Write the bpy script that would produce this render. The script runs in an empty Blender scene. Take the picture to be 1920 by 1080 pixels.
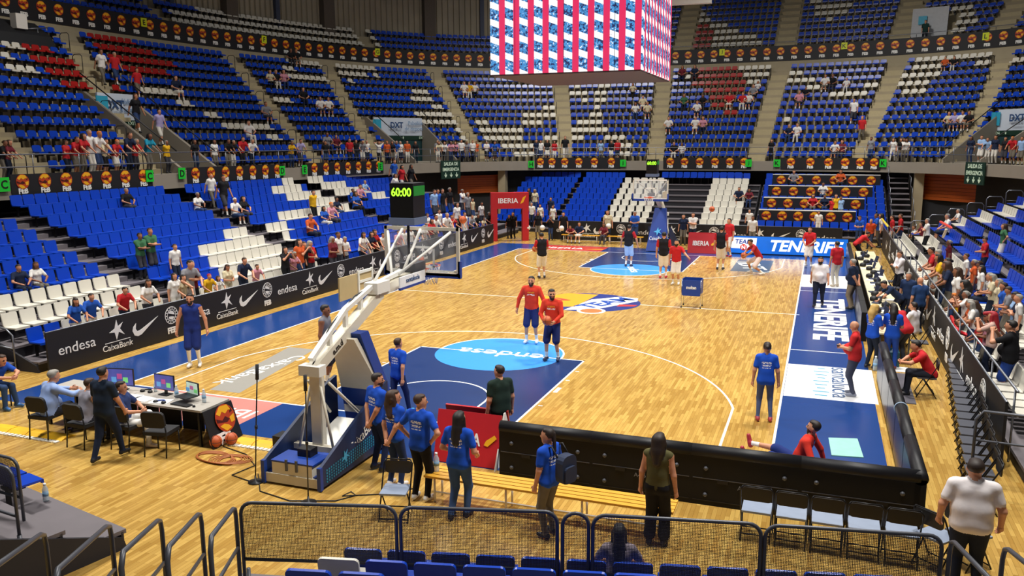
import bpy, bmesh, math, random
import numpy as np
from mathutils import Matrix, Vector
random.seed(7); RNG = np.random.default_rng(7)
SC = bpy.context.scene; COL = SC.collection
# ------------------------------------------------------------------ camera
CAM = np.array([8.1343, -14.8928, 5.7019]); YAW, PIT, ROLL, FPX = -0.3588, -0.1721, -0.0053, 1544.344
_f = np.array([math.sin(YAW)*math.cos(PIT), math.cos(YAW)*math.cos(PIT), math.sin(PIT)])
_r = np.array([math.cos(YAW), -math.sin(YAW), 0.0]); _u = np.cross(_r, _f)
CR = math.cos(ROLL)*_r + math.sin(ROLL)*_u; CU = -math.sin(ROLL)*_r + math.cos(ROLL)*_u; CF = _f
cam = bpy.data.cameras.new('camera'); cam.sensor_width = 36; cam.lens = FPX/1920*36; cam.clip_start = .1; cam.clip_end = 400
camo = bpy.data.objects.new('camera', cam); COL.objects.link(camo)
camo.matrix_world = Matrix([[CR[i], CU[i], -CF[i], CAM[i]] for i in range(3)] + [[0, 0, 0, 1]])
SC.camera = camo
# ------------------------------------------------------------------ world, lights, exposure
SC.view_settings.view_transform = 'Standard'; SC.view_settings.look = 'None'
SC.view_settings.gamma = 1; SC.view_settings.use_curve_mapping = False
SC.view_settings.exposure = 0.0
w = bpy.data.worlds.new('hall_air'); SC.world = w; w.use_nodes = True
w.node_tree.nodes['Background'].inputs[0].default_value = (.95, .97, 1.0, 1); w.node_tree.nodes['Background'].inputs[1].default_value = .075
def area(name, loc, size, power, tgt=None, spread=120, col=(1, .965, .91)):
    l = bpy.data.lights.new(name, 'AREA'); l.shape = 'SQUARE'; l.size = size; l.energy = power; l.spread = math.radians(spread); l.color = col
    o = bpy.data.objects.new(name, l); COL.objects.link(o); o.location = loc
    if tgt:
        o.rotation_euler = (Vector(tgt)-Vector(loc)).to_track_quat('-Z', 'Y').to_euler()
    return o
# rows of hall floodlights hung under the roof
for _x in (-9, 9):
    for _y in (-4, 8, 20, 32):
        area('floodlight', (_x, _y, 19), 2.2, 1420, (_x*.7, _y*.9+1.4, 0), 115)
for _x, _y, _p in ((-20, 14, 560), (20, 14, 560), (-9, 44, 820), (9, 44, 800), (-18, 34, 400), (18, 34, 560)):
    area('stand_floodlight', (_x*.75, 14+(_y-14)*.75, 20), 2.5, _p, (_x*1.2, 14+(_y-14)*1.15, 5), 110)
# ------------------------------------------------------------------ pixel helpers (1920 x 1080 frame) to real points
def ray(x, y): return CF + CR*(x-960)/FPX + CU*(540-y)/FPX
def atz(x, y, z=0.0):
    d = ray(x, y); return CAM + d*((z-CAM[2])/d[2])
def atx(x, y, X):
    d = ray(x, y); return CAM + d*((X-CAM[0])/d[0])
def aty(x, y, Y):
    d = ray(x, y); return CAM + d*((Y-CAM[1])/d[1])
# ------------------------------------------------------------------ materials
def lin(c):
    if isinstance(c, str):
        c = [int(c[i:i+2], 16)/255 for i in (0, 2, 4)]
        c = [v/12.92 if v <= .04045 else ((v+.055)/1.055)**2.4 for v in c]
    return (*c[:3], 1)
MATS = {}
def pm(name, col, rough=.5, metal=0., var=.12, scale=6., spec=.5, bump=0., emit=0., alpha=1.):
    if name in MATS: return MATS[name]
    m = bpy.data.materials.new(name); m.use_nodes = True; nt = m.node_tree; b = nt.nodes['Principled BSDF']
    c = lin(col)
    tc = nt.nodes.new('ShaderNodeTexCoord'); no = nt.nodes.new('ShaderNodeTexNoise'); no.inputs['Scale'].default_value = scale; no.inputs['Detail'].default_value = 3
    nt.links.new(tc.outputs['Object'], no.inputs['Vector'])
    mx = nt.nodes.new('ShaderNodeMix'); mx.data_type = 'RGBA'
    mx.inputs[6].default_value = tuple(v*(1-var) for v in c[:3])+(1,); mx.inputs[7].default_value = tuple(min(1, v*(1+var)) for v in c[:3])+(1,)
    nt.links.new(no.outputs['Fac'], mx.inputs[0]); nt.links.new(mx.outputs[2], b.inputs['Base Color'])
    b.inputs['Roughness'].default_value = rough; b.inputs['Metallic'].default_value = metal; b.inputs['Specular IOR Level'].default_value = spec
    if bump:
        bp = nt.nodes.new('ShaderNodeBump'); bp.inputs['Strength'].default_value = bump; bp.inputs['Distance'].default_value = .01
        nt.links.new(no.outputs['Fac'], bp.inputs['Height']); nt.links.new(bp.outputs[0], b.inputs['Normal'])
    if emit:
        b.inputs['Emission Strength'].default_value = emit; nt.links.new(mx.outputs[2], b.inputs['Emission Color'])
    if alpha < 1: b.inputs['Alpha'].default_value = alpha
    MATS[name] = m; return m
def nodes(m): return m.node_tree, m.node_tree.nodes, m.node_tree.links, m.node_tree.nodes['Principled BSDF']
def wood_mat(name, c1, c2, c3, rough):
    m = pm(name, c1, rough, var=0); nt, N, L, b = nodes(m)
    tc = N.new('ShaderNodeTexCoord'); sp = N.new('ShaderNodeSeparateXYZ'); cb = N.new('ShaderNodeCombineXYZ')
    L.new(tc.outputs['Object'], sp.inputs[0]); L.new(sp.outputs[1], cb.inputs[0]); L.new(sp.outputs[0], cb.inputs[1])
    br = N.new('ShaderNodeTexBrick'); br.offset = .5; br.inputs['Scale'].default_value = 1; br.inputs['Brick Width'].default_value = .5; br.inputs['Row Height'].default_value = .068
    br.inputs['Mortar Size'].default_value = .0015; br.inputs['Color1'].default_value = lin(c1); br.inputs['Color2'].default_value = lin(c2); br.inputs['Mortar'].default_value = lin(c3)
    br.inputs['Bias'].default_value = -.1
    L.new(cb.outputs[0], br.inputs['Vector'])
    no = N.new('ShaderNodeTexNoise'); no.inputs['Scale'].default_value = .35; no.inputs['Detail'].default_value = 4; L.new(tc.outputs['Object'], no.inputs['Vector'])
    mp = N.new('ShaderNodeMapping'); mp.inputs['Scale'].default_value = (2, 40, 1); L.new(cb.outputs[0], mp.inputs[0])
    gr = N.new('ShaderNodeTexNoise'); gr.inputs['Scale'].default_value = 1; gr.inputs['Detail'].default_value = 3; L.new(mp.outputs[0], gr.inputs['Vector'])
    m1 = N.new('ShaderNodeMix'); m1.data_type = 'RGBA'; m1.blend_type = 'MULTIPLY'; m1.inputs[0].default_value = .35
    L.new(br.outputs['Color'], m1.inputs[6]); L.new(gr.outputs['Fac'], m1.inputs[7])
    m2 = N.new('ShaderNodeMix'); m2.data_type = 'RGBA'; m2.blend_type = 'OVERLAY'; m2.inputs[0].default_value = .25
    L.new(m1.outputs[2], m2.inputs[6]); L.new(no.outputs['Fac'], m2.inputs[7]); L.new(m2.outputs[2], b.inputs['Base Color'])
    b.inputs['Specular IOR Level'].default_value = .6
    return m
WOOD = wood_mat('parquet_oak', 'dfb662', 'b68a40', '866026', .17)
BLUEF = pm('floor_paint_navy', '193d7c', .22, var=.06, scale=.5); KEYB = pm('floor_paint_key', '1c3568', .25, var=.06, scale=.5)
SKYB = pm('floor_paint_sky', '3d97ea', .25, var=.05); WLINE = pm('line_paint_white', 'f4f2ea', .3, var=.02)
GREYD = pm('floor_decal_grey', '9a978f', .3, var=.05); PINKD = pm('floor_decal_red', 'c33a34', .3, var=.06); WHITED = pm('floor_decal_white', 'f2f3f3', .35, var=.02)
SEATB = pm('seat_plastic_blue', '0b3fb4', .28, var=.07, scale=3); SEATW = pm('seat_plastic_white', 'd9d5c8', .35, var=.05, scale=3); SEATR = pm('seat_plastic_red', 'a31a17', .32, var=.07, scale=3)
CONC = pm('terrace_concrete', 'a3977c', .85, var=.12, scale=1.5, bump=.15); CONCD = pm('terrace_concrete_grey', '8d8578', .85, var=.1, scale=1.2)
BLACK = pm('black_fabric', '15161a', .7, var=.1); BLACKP = pm('black_plastic', '121215', .45, var=.08); STEELD = pm('painted_steel_grey', '53555c', .42, .3, var=.06)
DECK = pm('stand_deck_grey', '6a6468', .75, var=.1, scale=3, bump=.1); RISER = pm('stand_riser_dark', '232228', .7, var=.1)
GALV = pm('galvanised_tube', '7d8087', .35, .7, var=.06); WHITEP = pm('white_paint', 'e6e4dc', .4, var=.03); CREAM = pm('hoop_frame_ivory', 'd8d1bf', .4, var=.05)
NAVYP = pm('navy_padding', '123a8f', .45, var=.06); REDP = pm('iberia_red', 'bb1f28', .45, var=.05); WHITEL = pm('lettering_white', 'f0f0ec', .5, var=.02)
YELL = pm('emblem_yellow', 'f0b21c', .5, var=.05); ORNG = pm('emblem_red_orange', 'b8401a', .5, var=.08); DRED = pm('emblem_dark', '4a0f0a', .5, var=.08)
GREENS = pm('sign_green', '17c832', .5, var=.04); YELS = pm('sign_yellow', 'd6e21c', .5, var=.04); DKGREEN = pm('sign_dark_green', '123326', .5, var=.05)
CHROME = pm('chrome', 'c8c8cc', .2, 1., var=.02); ORANGE = pm('ball_orange', 'c0592a', .55, var=.1, scale=30); RIMO = pm('rim_orange', 'd4552a', .45)
GREYP = pm('grey_plastic', '7f8288', .5, var=.05); PAPER = pm('paper_white', 'f2f2f0', .6, var=.02); TABLEG = pm('table_top_grey', 'a9a39a', .5, var=.05)
BEIGE = pm('board_beige', 'bda678', .6, var=.06); SKIN = [pm('skin_a', 'c98d6c', .55, var=.05), pm('skin_b', 'b57a58', .55, var=.05), pm('skin_c', '8b5a3f', .55, var=.05)]
# ------------------------------------------------------------------ mesh helpers
class MB:
    """Collects simple solids; build() links them as one mesh object."""
    def __init__(s): s.v = []; s.f = []; s.m = []; s.sm = []
    def add(s, v, f, m=0, smooth=False):
        o = len(s.v); s.v += [tuple(map(float, p)) for p in v]; s.f += [tuple(i+o for i in q) for q in f]; s.m += [m]*len(f); s.sm += [smooth]*len(f); return s
    def box(s, c, d, rz=0., m=0, R=None):
        hx, hy, hz = d[0]/2, d[1]/2, d[2]/2; V = []
        ca, sa = math.cos(rz), math.sin(rz)
        for z in (-hz, hz):
            for x, y in ((-hx, -hy), (hx, -hy), (hx, hy), (-hx, hy)):
                p = (x*ca-y*sa, x*sa+y*ca, z) if R is None else tuple(R @ Vector((x, y, z)))
                V.append((c[0]+p[0], c[1]+p[1], c[2]+p[2]))
        return s.add(V, [(3, 2, 1, 0), (4, 5, 6, 7), (0, 1, 5, 4), (1, 2, 6, 5), (2, 3, 7, 6), (3, 0, 4, 7)], m)
    def bevbox(s, c, d, b, rz=0., m=0, R=None):
        """box with rounded vertical edges (in its x-z outline) - used for pads"""
        hx, hy, hz = d[0]/2, d[1]/2, d[2]/2
        out = []
        for cx, cz, a0 in ((hx-b, hz-b, 0), (-hx+b, hz-b, 90), (-hx+b, -hz+b, 180), (hx-b, -hz+b, 270)):
            for k in range(4):
                a = math.radians(a0+30*k); out.append((cx+b*math.cos(a), cz+b*math.sin(a)))
        ca, sa = math.cos(rz), math.sin(rz)
        def T(x, y, z):
            p = (x*ca-y*sa, x*sa+y*ca, z) if R is None else tuple(R @ Vector((x, y, z)))
            return (c[0]+p[0], c[1]+p[1], c[2]+p[2])
        n = len(out); V = [T(x, -hy, z) for x, z in out]+[T(x, hy, z) for x, z in out]
        F = [tuple(range(n)), tuple(range(2*n-1, n-1, -1))]+[(i, i+n, (i+1) % n+n, (i+1) % n) for i in range(n)]
        return s.add(V, F, m)
    def prism(s, poly, h0, h1, m=0, T=None):
        """poly: list of (a,b); extruded from h0 to h1; T maps (a,b,h) to a point"""
        T = T or (lambda a, b, h: (a, b, h)); n = len(poly)
        V = [T(a, b, h0) for a, b in poly]+[T(a, b, h1) for a, b in poly]
        F = [tuple(range(n-1, -1, -1)), tuple(range(n, 2*n))]+[(i, (i+1) % n, (i+1) % n+n, i+n) for i in range(n)]
        return s.add(V, F, m)
    def tube(s, path, r, n=8, m=0, closed=False, caps=True):
        P = [Vector(p) for p in path]; k = len(P); rings = []
        rr = r if hasattr(r, '__len__') else [r]*k
        up = None
        for i in range(k):
            a = P[(i-1) % k] if (closed or i > 0) else P[i]; b = P[(i+1) % k] if (closed or i < k-1) else P[i]
            t = (b-a).normalized()
            if up is None: up = Vector((0, 0, 1)) if abs(t.z) < .9 else Vector((1, 0, 0))
            x = t.cross(up)
            if x.length < 1e-4: x = t.orthogonal()
            x.normalize(); y = x.cross(t).normalized(); up = y
            rings.append([P[i]+x*(rr[i]*math.cos(2*math.pi*j/n))+y*(rr[i]*math.sin(2*math.pi*j/n)) for j in range(n)])
        V = [p for q in rings for p in q]; F = []
        for i in range(k if closed else k-1):
            i2 = (i+1) % k
            for j in range(n): F.append((i*n+j, i*n+(j+1) % n, i2*n+(j+1) % n, i2*n+j))
        if caps and not closed: F += [tuple(range(n-1, -1, -1)), tuple((k-1)*n+j for j in range(n))]
        return s.add(V, F, m, True)
    def lathe(s, prof, n=16, c=(0, 0, 0), m=0, A=None):
        """prof: (r,z) list"""
        A = A or Matrix.Identity(3); c = Vector(c); V = []; k = len(prof)
        for r, z in prof:
            for j in range(n): V.append(c+A @ Vector((r*math.cos(2*math.pi*j/n), r*math.sin(2*math.pi*j/n), z)))
        F = [(i*n+j, i*n+(j+1) % n, (i+1)*n+(j+1) % n, (i+1)*n+j) for i in range(k-1) for j in range(n)]
        F += [tuple(range(n-1, -1, -1)), tuple((k-1)*n+j for j in range(n))]
        return s.add(V, F, m, True)
    def sphere(s, c, r, n=14, k=9, m=0):
        return s.lathe([(max(1e-4, r*math.sin(math.pi*i/k)), -r*math.cos(math.pi*i/k)) for i in range(k+1)], n, c, m)
    def mesh(s, name, mats):
        me = bpy.data.meshes.new(name); me.from_pydata(s.v, [], s.f)
        for q in (mats if isinstance(mats, (list, tuple)) else [mats]): me.materials.append(q)
        me.polygons.foreach_set('material_index', s.m); me.polygons.foreach_set('use_smooth', s.sm); me.update(); return me
    def build(s, name, mats, parent=None, **k): return put(name, s.mesh(name, mats), parent, **k)
WORLDM = {}
def put(name, me, parent=None, M=None, world=False, label=None, cat=None, group=None, kind=None):
    """link mesh me as an object. parent: its thing. world=True: the mesh is in world coordinates."""
    o = bpy.data.objects.new(name, me); COL.objects.link(o)
    if parent is not None:
        o.parent = parent
        if world: o.matrix_parent_inverse = WORLDM[parent.name].inverted()
    if M is not None: o.matrix_basis = M
    pw = WORLDM[parent.name] if (parent is not None and parent.name in WORLDM) else Matrix.Identity(4)
    WORLDM[o.name] = (Matrix.Identity(4) if (parent is not None and world) else pw) @ (M if M is not None else Matrix.Identity(4))
    return tag(o, label, cat, group, kind)
def tag(o, label=None, cat=None, group=None, kind=None):
    if label: o['label'] = label
    if cat: o['category'] = cat
    if group: o['group'] = group
    if kind: o['kind'] = kind
    return o
def thing(name, label, cat, loc=(0, 0, 0), rz=0., group=None, kind=None):
    return put(name, None, M=Matrix.Translation(loc) @ Matrix.Rotation(rz, 4, 'Z'), label=label, cat=cat, group=group, kind=kind)
def copy_thing(src, M, label=None):
    c = src.copy(); COL.objects.link(c); c.matrix_basis = M; WORLDM[c.name] = M
    if label: c['label'] = label
    for ch in CHILD.get(src.name, []):
        d = ch.copy(); COL.objects.link(d); d.parent = c
        for g in CHILD.get(ch.name, []):
            e = g.copy(); COL.objects.link(e); e.parent = d
    return c
CHILD = {}
_ONES = ['', 'first', 'second', 'third', 'fourth', 'fifth', 'sixth', 'seventh', 'eighth', 'ninth', 'tenth', 'eleventh', 'twelfth', 'thirteenth', 'fourteenth', 'fifteenth', 'sixteenth', 'seventeenth', 'eighteenth', 'nineteenth']
_TENS = {20: 'twentieth', 30: 'thirtieth', 40: 'fortieth', 50: 'fiftieth'}; _TW = {20: 'twenty', 30: 'thirty', 40: 'forty', 50: 'fifty'}
def ordw(n):
    if n < 20: return _ONES[n]
    if n % 10 == 0: return _TENS[n]
    return _TW[n//10*10]+'-'+_ONES[n % 10]
def kids(o): CHILD[o.name] = list(o.children); [CHILD.__setitem__(c.name, list(c.children)) for c in o.children]; return o
def frame(o, u, v):
    """matrix: x->u, y->v, z->u x v, at o"""
    u = Vector(u); v = Vector(v); n = u.cross(v).normalized()
    return Matrix(((u.x, v.x, n.x, o[0]), (u.y, v.y, n.y, o[1]), (u.z, v.z, n.z, o[2]), (0, 0, 0, 1)))
_TX = {}
def text_mesh(t, mat, ext=.004, bold=.0, shear=0., space=1.):
    key = (t, mat.name, bold, shear, space)
    if key in _TX: return _TX[key]
    cu = bpy.data.curves.new('lettering', 'FONT'); cu.body = t; cu.align_x = 'CENTER'; cu.align_y = 'CENTER'; cu.size = 1.0; cu.extrude = ext; cu.offset = bold; cu.shear = shear; cu.space_character = space; cu.resolution_u = 3
    o = bpy.data.objects.new('tmp', cu); COL.objects.link(o)
    dg = bpy.context.evaluated_depsgraph_get(); me = bpy.data.meshes.new_from_object(o.evaluated_get(dg)); bpy.data.objects.remove(o); bpy.data.curves.remove(cu)
    n = len(me.vertices); co = np.empty(n*3, np.float32); me.vertices.foreach_get('co', co); co = co.reshape(-1, 3)
    mn, mxv = co.min(0), co.max(0); co[:, :2] -= ((mn+mxv)/2)[:2]; co[:, :2] /= (mxv-mn)[1]
    me.vertices.foreach_set('co', co.ravel()); me.materials.clear(); me.materials.append(mat); me.name = 'lettering'
    me['w'] = float((mxv-mn)[0]/(mxv-mn)[1]); _TX[key] = me; return me
def text(t, o, u, v, h, mat, parent=None, name='lettering', width=None, bold=0., shear=0., space=1., **k):
    """flat lettering centred at o, reading along u, up along v, letter height h (or fitted to width)"""
    me = text_mesh(t, mat, bold=bold, shear=shear, space=space); su = h
    if width: su = width/me['w']
    u = Vector(u).normalized()*su; v = Vector(v).normalized()*h
    return put(name, me, parent, M=frame(o, u, v), **k)
def arc(c, r, a0, a1, n=16): return [(c[0]+r*math.cos(math.radians(a0+(a1-a0)*i/n)), c[1]+r*math.sin(math.radians(a0+(a1-a0)*i/n))) for i in range(n+1)]
# ================================================================== FLOOR AND COURT
b = MB().box((0, 14, -.1), (90, 110, .2)); FLOOR = b.build('floor', WOOD, label='varnished oak parquet sports hall floor', kind='structure')
def decal(name, poly, z, mat, label=None):
    """painted area of the floor: a film z mm thick"""
    return MB().prism(poly, 0.0, z/1000).build(name, mat, FLOOR, label=label)
def rect(x0, y0, x1, y1): return [(x0, y0), (x1, y0), (x1, y1), (x0, y1)]
decal('painted_apron', rect(-9.45, 0, -7.5, 28), 1, BLUEF); decal('painted_apron', rect(7.5, 0, 9.5, 28), 1, BLUEF)
decal('painted_apron', rect(-9.45, -2.0, 9.5, 0), 1, BLUEF); decal('painted_apron', rect(-9.45, 28, 9.5, 30.2), 1, BLUEF)
def line(x0, y0, x1, y1, wd=.05, z=3):
    d = Vector((x1-x0, y1-y0)).normalized(); n = Vector((-d.y, d.x))*wd/2
    return decal('court_line', [(x0-n.x, y0-n.y), (x1-n.x, y1-n.y), (x1+n.x, y1+n.y), (x0+n.x, y0+n.y)], z, WLINE)
def arcline(c, r, a0, a1, n=40, wd=.05, z=3):
    o = arc(c, r, a0, a1, n); i = arc(c, r-wd, a0, a1, n); m = MB()
    for k in range(n): m.prism([i[k], o[k], o[k+1], i[k+1]], 0, z/1000)
    return m.build('court_line', WLINE, FLOOR)
for x in (-7.525, 7.525): line(x, -.05, x, 28.05)
for y in (-.025, 28.025): line(-7.55, y, 7.55, y)
line(-7.65, 14, 7.65, 14)
for sgn, by in ((1, 0.), (-1, 28.)):
    Y = lambda d: by+sgn*d
    decal('painted_key', rect(-2.45, min(Y(0), Y(5.8)), 2.45, max(Y(0), Y(5.8))), 1.5, KEYB)
    for x in (-2.425, 2.425): line(x, Y(0), x, Y(5.8))
    line(-2.45, Y(5.775), 2.45, Y(5.775))
    for x in (-2.5, 2.5):
        for d in (1.75, 3.0, 3.85, 4.7): line(x, Y(d), x+math.copysign(.1, x), Y(d), .05 if d != 3.0 else .4)
    decal('free_throw_disc', arc((0, Y(5.8)), 1.8, 0, 360, 48)[:-1], 2, SKYB)
    arcline((0, Y(5.8)), 1.8, 0 if sgn > 0 else 180, 180 if sgn > 0 else 360)
    a = math.degrees(math.asin(1.415/6.75))
    arcline((0, Y(1.575)), 6.75, a if sgn > 0 else 180+a, 180-a if sgn > 0 else 360-a, 64)
    for x in (-6.575, 6.575): line(x, Y(0), x, Y(2.99))
    arcline((0, Y(1.575)), 1.3, 0 if sgn > 0 else 180, 180 if sgn > 0 else 360)
    for x in (-1.275, 1.275): line(x, Y(1.2), x, Y(1.575))
# sponsor films on the floor
decal('floor_sponsor_panel', [(-5.25, .28), (-4.4, .28), (-5.13, 4.45), (-5.98, 4.45)], 2, GREYD)
text('CaixaBank', (-5.18, 2.2, .004), (-.17, -1, 0), (1, -.1, 0), .42, WHITEL, FLOOR, width=3.0)
decal('floor_sponsor_panel', rect(-6.6, -1.75, -2.95, -.02), 2, pm('floor_decal_pink', 'c9837a', .3, var=.05)); text('IBERIA', (-4.1, -.95, .004), (-1, 0, 0), (0, -1, 0), .5, WHITEL, FLOOR)
text('endesa', (0, 5.75, .004), (-1, 0, 0), (0, -1, 0), .62, WHITEL, FLOOR, width=2.5); text('endesa', (.2, 22.3, .004), (.35, -1, 0), (1, .35, 0), .45, WHITEL, FLOOR, width=1.7)
decal('floor_sponsor_panel', rect(-6.6, 28.1, -2.9, 30.1), 2, PINKD); text('IBERIA', (-5.1, 29.0, .004), (1, 0, 0), (0, 1, 0), .6, WHITEL, FLOOR, width=2.1)
decal('floor_flash', [(-3.9, 28.75), (-3.0, 28.9), (-2.95, 29.15), (-3.4, 29.1)], 3, YELL)
decal('floor_sponsor_panel', rect(7.56, 4.33, 9.57, 7.3), 2, WHITED)
text('santalucía', (8.82, 5.9, .004), (0, -1, 0), (1, 0, 0), .42, pm('santalucia_blue', '29507f', .4), FLOOR, width=2.7)
for k in range(9): decal('floor_logo_bar', rect(8.37-.05*(2+(k*2) % 3)*.9, 7.0-.3*k, 8.37+.05*(2+(k*2) % 3)*.9, 7.08-.3*k), 3, pm('santalucia_teal', '3f97b4', .4))
text('TENERIFE', (8.62, 13.9, .004), (0, -1, 0), (1, 0, 0), 1.0, WHITEL, FLOOR, width=7.0, bold=.03)
for y in (8.92, 18.95): line(7.55, y, 9.3, y)
decal('floor_sponsor_panel', rect(7.56, 19.9, 9.4, 23.2), 2, WHITED)
decal('floor_sponsor_panel', [(4.42, 23.25), (6.1, 23.2), (6.1, 27.3), (4.42, 27.35)], 2, pm('floor_decal_slate', '4c5a66', .3)); text('IBT', (5.2, 25.2, .004), (.25, -1, 0), (1, .25, 0), 1.0, WHITEL, FLOOR, width=2.6)
# centre-court emblem
decal('centre_emblem', [(.28+1.95*math.cos(t), 13.9+1.75*math.sin(t)) for t in np.linspace(0, 6.283, 48)[:-1]], 3.5, pm('emblem_navy', '24357e', .3))
decal('centre_emblem', [(-1.75, 13.0), (-1.2, 12.4), (.1, 12.9), (.3, 15.5), (-.9, 15.4), (-1.7, 14.3)], 4.5, pm('emblem_amber', 'f2a11e', .3))
decal('centre_emblem', [(-.1, 12.2), (.9, 12.6), (2.0, 14.6), (1.9, 15.2), (1.2, 15.3), (.3, 14.4)], 4.5, WHITED)
decal('centre_emblem', arc((.85, 12.35), .5, 0, 360, 24)[:-1], 5, WHITED); decal('centre_emblem', arc((.85, 12.35), .38, 0, 360, 24)[:-1], 6, pm('emblem_ball', 'd9763f', .3))
text('TEAM', (.95, 13.95, .006), (.55, 1, 0), (-1, .55, 0), .75, pm('emblem_blue_letters', '1f4aa5', .3), FLOOR, width=2.5, bold=.03)
text('N', (-.85, 13.9, .006), (.5, 1, 0), (-1, .5, 0), .7, PINKD, FLOOR, bold=.03); decal('centre_emblem', [(1.5, 13.4), (2.1, 13.6), (2.15, 13.9), (1.5, 13.8)], 5, PINKD)
# yellow cable covers on the floor behind the near baseline
for x0, x1, y in ((-7.6, -5.6, -3.35), (-2.35, -.6, -2.3)):
    t = thing('cable_ramp', 'yellow and white floor cable ramp '+('left of the broadcast table' if x0 < -5 else 'between broadcast table and basket base'), 'cable ramp', ((x0+x1)/2, y, 0))
    m = MB()
    for k in range(4): m.prism([(-.18, 0), (-.08, .04), (.08, .04), (.18, 0)], -1+.5*k, -.52+.5*k, T=lambda a, b, h, s=(x1-x0)/2: (h*s, a, b+.002))
    m.build('ramp_body', pm('ramp_yellow', 'e8b21c', .6), t)
    m = MB()
    for k in range(18): m.box(((k-8.5)*(x1-x0)/18, -.27, .012), ((x1-x0)/26, .1, .02))
    m.build('ramp_edge', WHITEP, t)
# ================================================================== THE BOWL: superellipse curve, offsets along its normal
SA, SB, SN = 30.33, 41.6, 2.93
_t = np.linspace(0, 2*np.pi, 8001); _c, _s = np.cos(_t), np.sin(_t)
PT = np.stack([SA*np.sign(_c)*np.abs(_c)**(2/SN), 14+SB*np.sign(_s)*np.abs(_s)**(2/SN)], 1)
ARC = np.concatenate([[0], np.cumsum(np.hypot(*np.diff(PT, axis=0).T))]); ALEN = ARC[-1]
def cpt(s):
    s = np.mod(np.asarray(s, float), ALEN); return np.stack([np.interp(s, ARC, PT[:, 0]), np.interp(s, ARC, PT[:, 1])], -1)
def cnm(s):
    t = cpt(np.asarray(s)+.05)-cpt(np.asarray(s)-.05); t = t/np.linalg.norm(t, axis=-1, keepdims=True); return np.stack([t[..., 1], -t[..., 0]], -1)
def coff(s, o): return cpt(s)+cnm(s)*o
_SS = np.arange(0, 170, .05)
def chit(px, py, o):
    Q = coff(_SS, o); d = ray(px, py); az = math.atan2(d[0], d[1]); rel = Q-CAM[:2]
    da = np.abs((np.arctan2(rel[:, 0], rel[:, 1])-az+np.pi) % (2*np.pi)-np.pi); D = np.hypot(*rel.T); i = int(np.argmin(da+(D < 12)*9))
    return float(_SS[i]), Q[i], CAM[2]+D[i]*d[2]/math.hypot(d[0], d[1])
def strip(prof, s0, s1, step=.8):
    """sweep profile [(offset,z)...] along the curve"""
    n = max(2, int((s1-s0)/step)); S_ = np.linspace(s0, s1, n); m = MB(); k = len(prof); V = []
    for s in S_:
        p, nn = cpt(s), cnm(s)
        for o, z in prof: V.append((p[0]+nn[0]*o, p[1]+nn[1]*o, z))
    F = [(i*k+j, i*k+(j+1) % k, (i+1)*k+(j+1) % k, (i+1)*k+j) for i in range(n-1) for j in range(k)]
    F += [tuple(range(k-1, -1, -1)), tuple((n-1)*k+j for j in range(k))]
    return m.add(V, F)
S0, S1 = 22., 146.
F0 = lambda k: -10.2+.8*k                      # front edge of terrace row k
Z0 = lambda k: 4.5+.6*k
NR = 12
TIER = thing('upper_tier', 'beige concrete terracing of the upper tier', 'terrace', kind='structure'); del TIER['category']
strip([(-11.15, 3.85), (-11.0, 3.85), (-10.9, 4.42), (-10.1, 4.42), (-10.1, 4.5), (-11.15, 4.5)], S0, S1).build('walkway_fascia', CONCD, TIER)
VOM = [(117.3, 119.9, 6), (90.7, 96.8, 5), (29.5, 35.2, 5)]
def segs(k, a=S0, b_=S1):
    out = []; cur = a
    for v0, v1, k1 in sorted(VOM):
        if k < k1 and v1 > cur and v0 < b_:
            if v0 > cur: out.append((cur, v0))
            cur = max(cur, v1)
    if cur < b_: out.append((cur, b_))
    return out
for k in range(NR):
    for a_, b_ in segs(k):
        strip([(F0(k), Z0(k)-.62), (F0(k)+.85, Z0(k)-.62), (F0(k)+.85, Z0(k)), (F0(k), Z0(k))], a_, b_).build('terrace_step', CONC, TIER)
strip([(-.6, 10.6), (.5, 10.6), (1.6, 12.55), (.02, 12.55), (.02, 12.15), (-.6, 11.3)], S0, S1).build('balcony_slab', CONC, TIER)
NU = 12
for k in range(NU):
    sl = (S0, 73.) if k >= 4 else (S0, S1)
    strip([(1.0+.8*k, 12.0+.62*k), (1.85+.8*k, 12.0+.62*k), (1.85+.8*k, 12.7+.62*k), (1.0+.8*k, 12.7+.62*k)], *sl).build('terrace_step', CONC, TIER)
# back wall with ribbed cladding, and the concourse wall, coloured as the shaded void beneath the walkway
def ribbed():
    m = pm('wall_cladding_ribbed', '8f897c', .8, var=.0); nt, N, L, b_ = nodes(m)
    tc = N.new('ShaderNodeTexCoord'); wv = N.new('ShaderNodeTexNoise'); wv.inputs['Scale'].default_value = .6; L.new(tc.outputs['Object'], wv.inputs['Vector'])
    mx = N.new('ShaderNodeMix'); mx.data_type = 'RGBA'; mx.inputs[6].default_value = lin('8b8371'); mx.inputs[7].default_value = lin('a89f8b')
    L.new(wv.outputs['Fac'], mx.inputs[0]); L.new(mx.outputs[2], b_.inputs['Base Color']); return m
RIB = ribbed()
WALL = thing('wall_back', 'ribbed beige cladding of the hall wall above the top seats', 'wall', kind='structure'); del WALL['category']
m = MB()
for i in range(int((S1-73)/.42)):
    s = 73+.42*i; o = 4.3
    p0, p1, p2, p3 = coff(s, o), coff(s+.2, o), coff(s+.24, o+.14), coff(s+.42, o+.14)
    for q0, q1 in ((p0, p1), (p1, p2), (p2, p3), (p3, coff(s+.42, o))): m.add([(q0[0], q0[1], 13), (q1[0], q1[1], 13), (q1[0], q1[1], 27), (q0[0], q0[1], 27)], [(0, 1, 2, 3)])
m.build('cladding_sheet', RIB, WALL)
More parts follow.
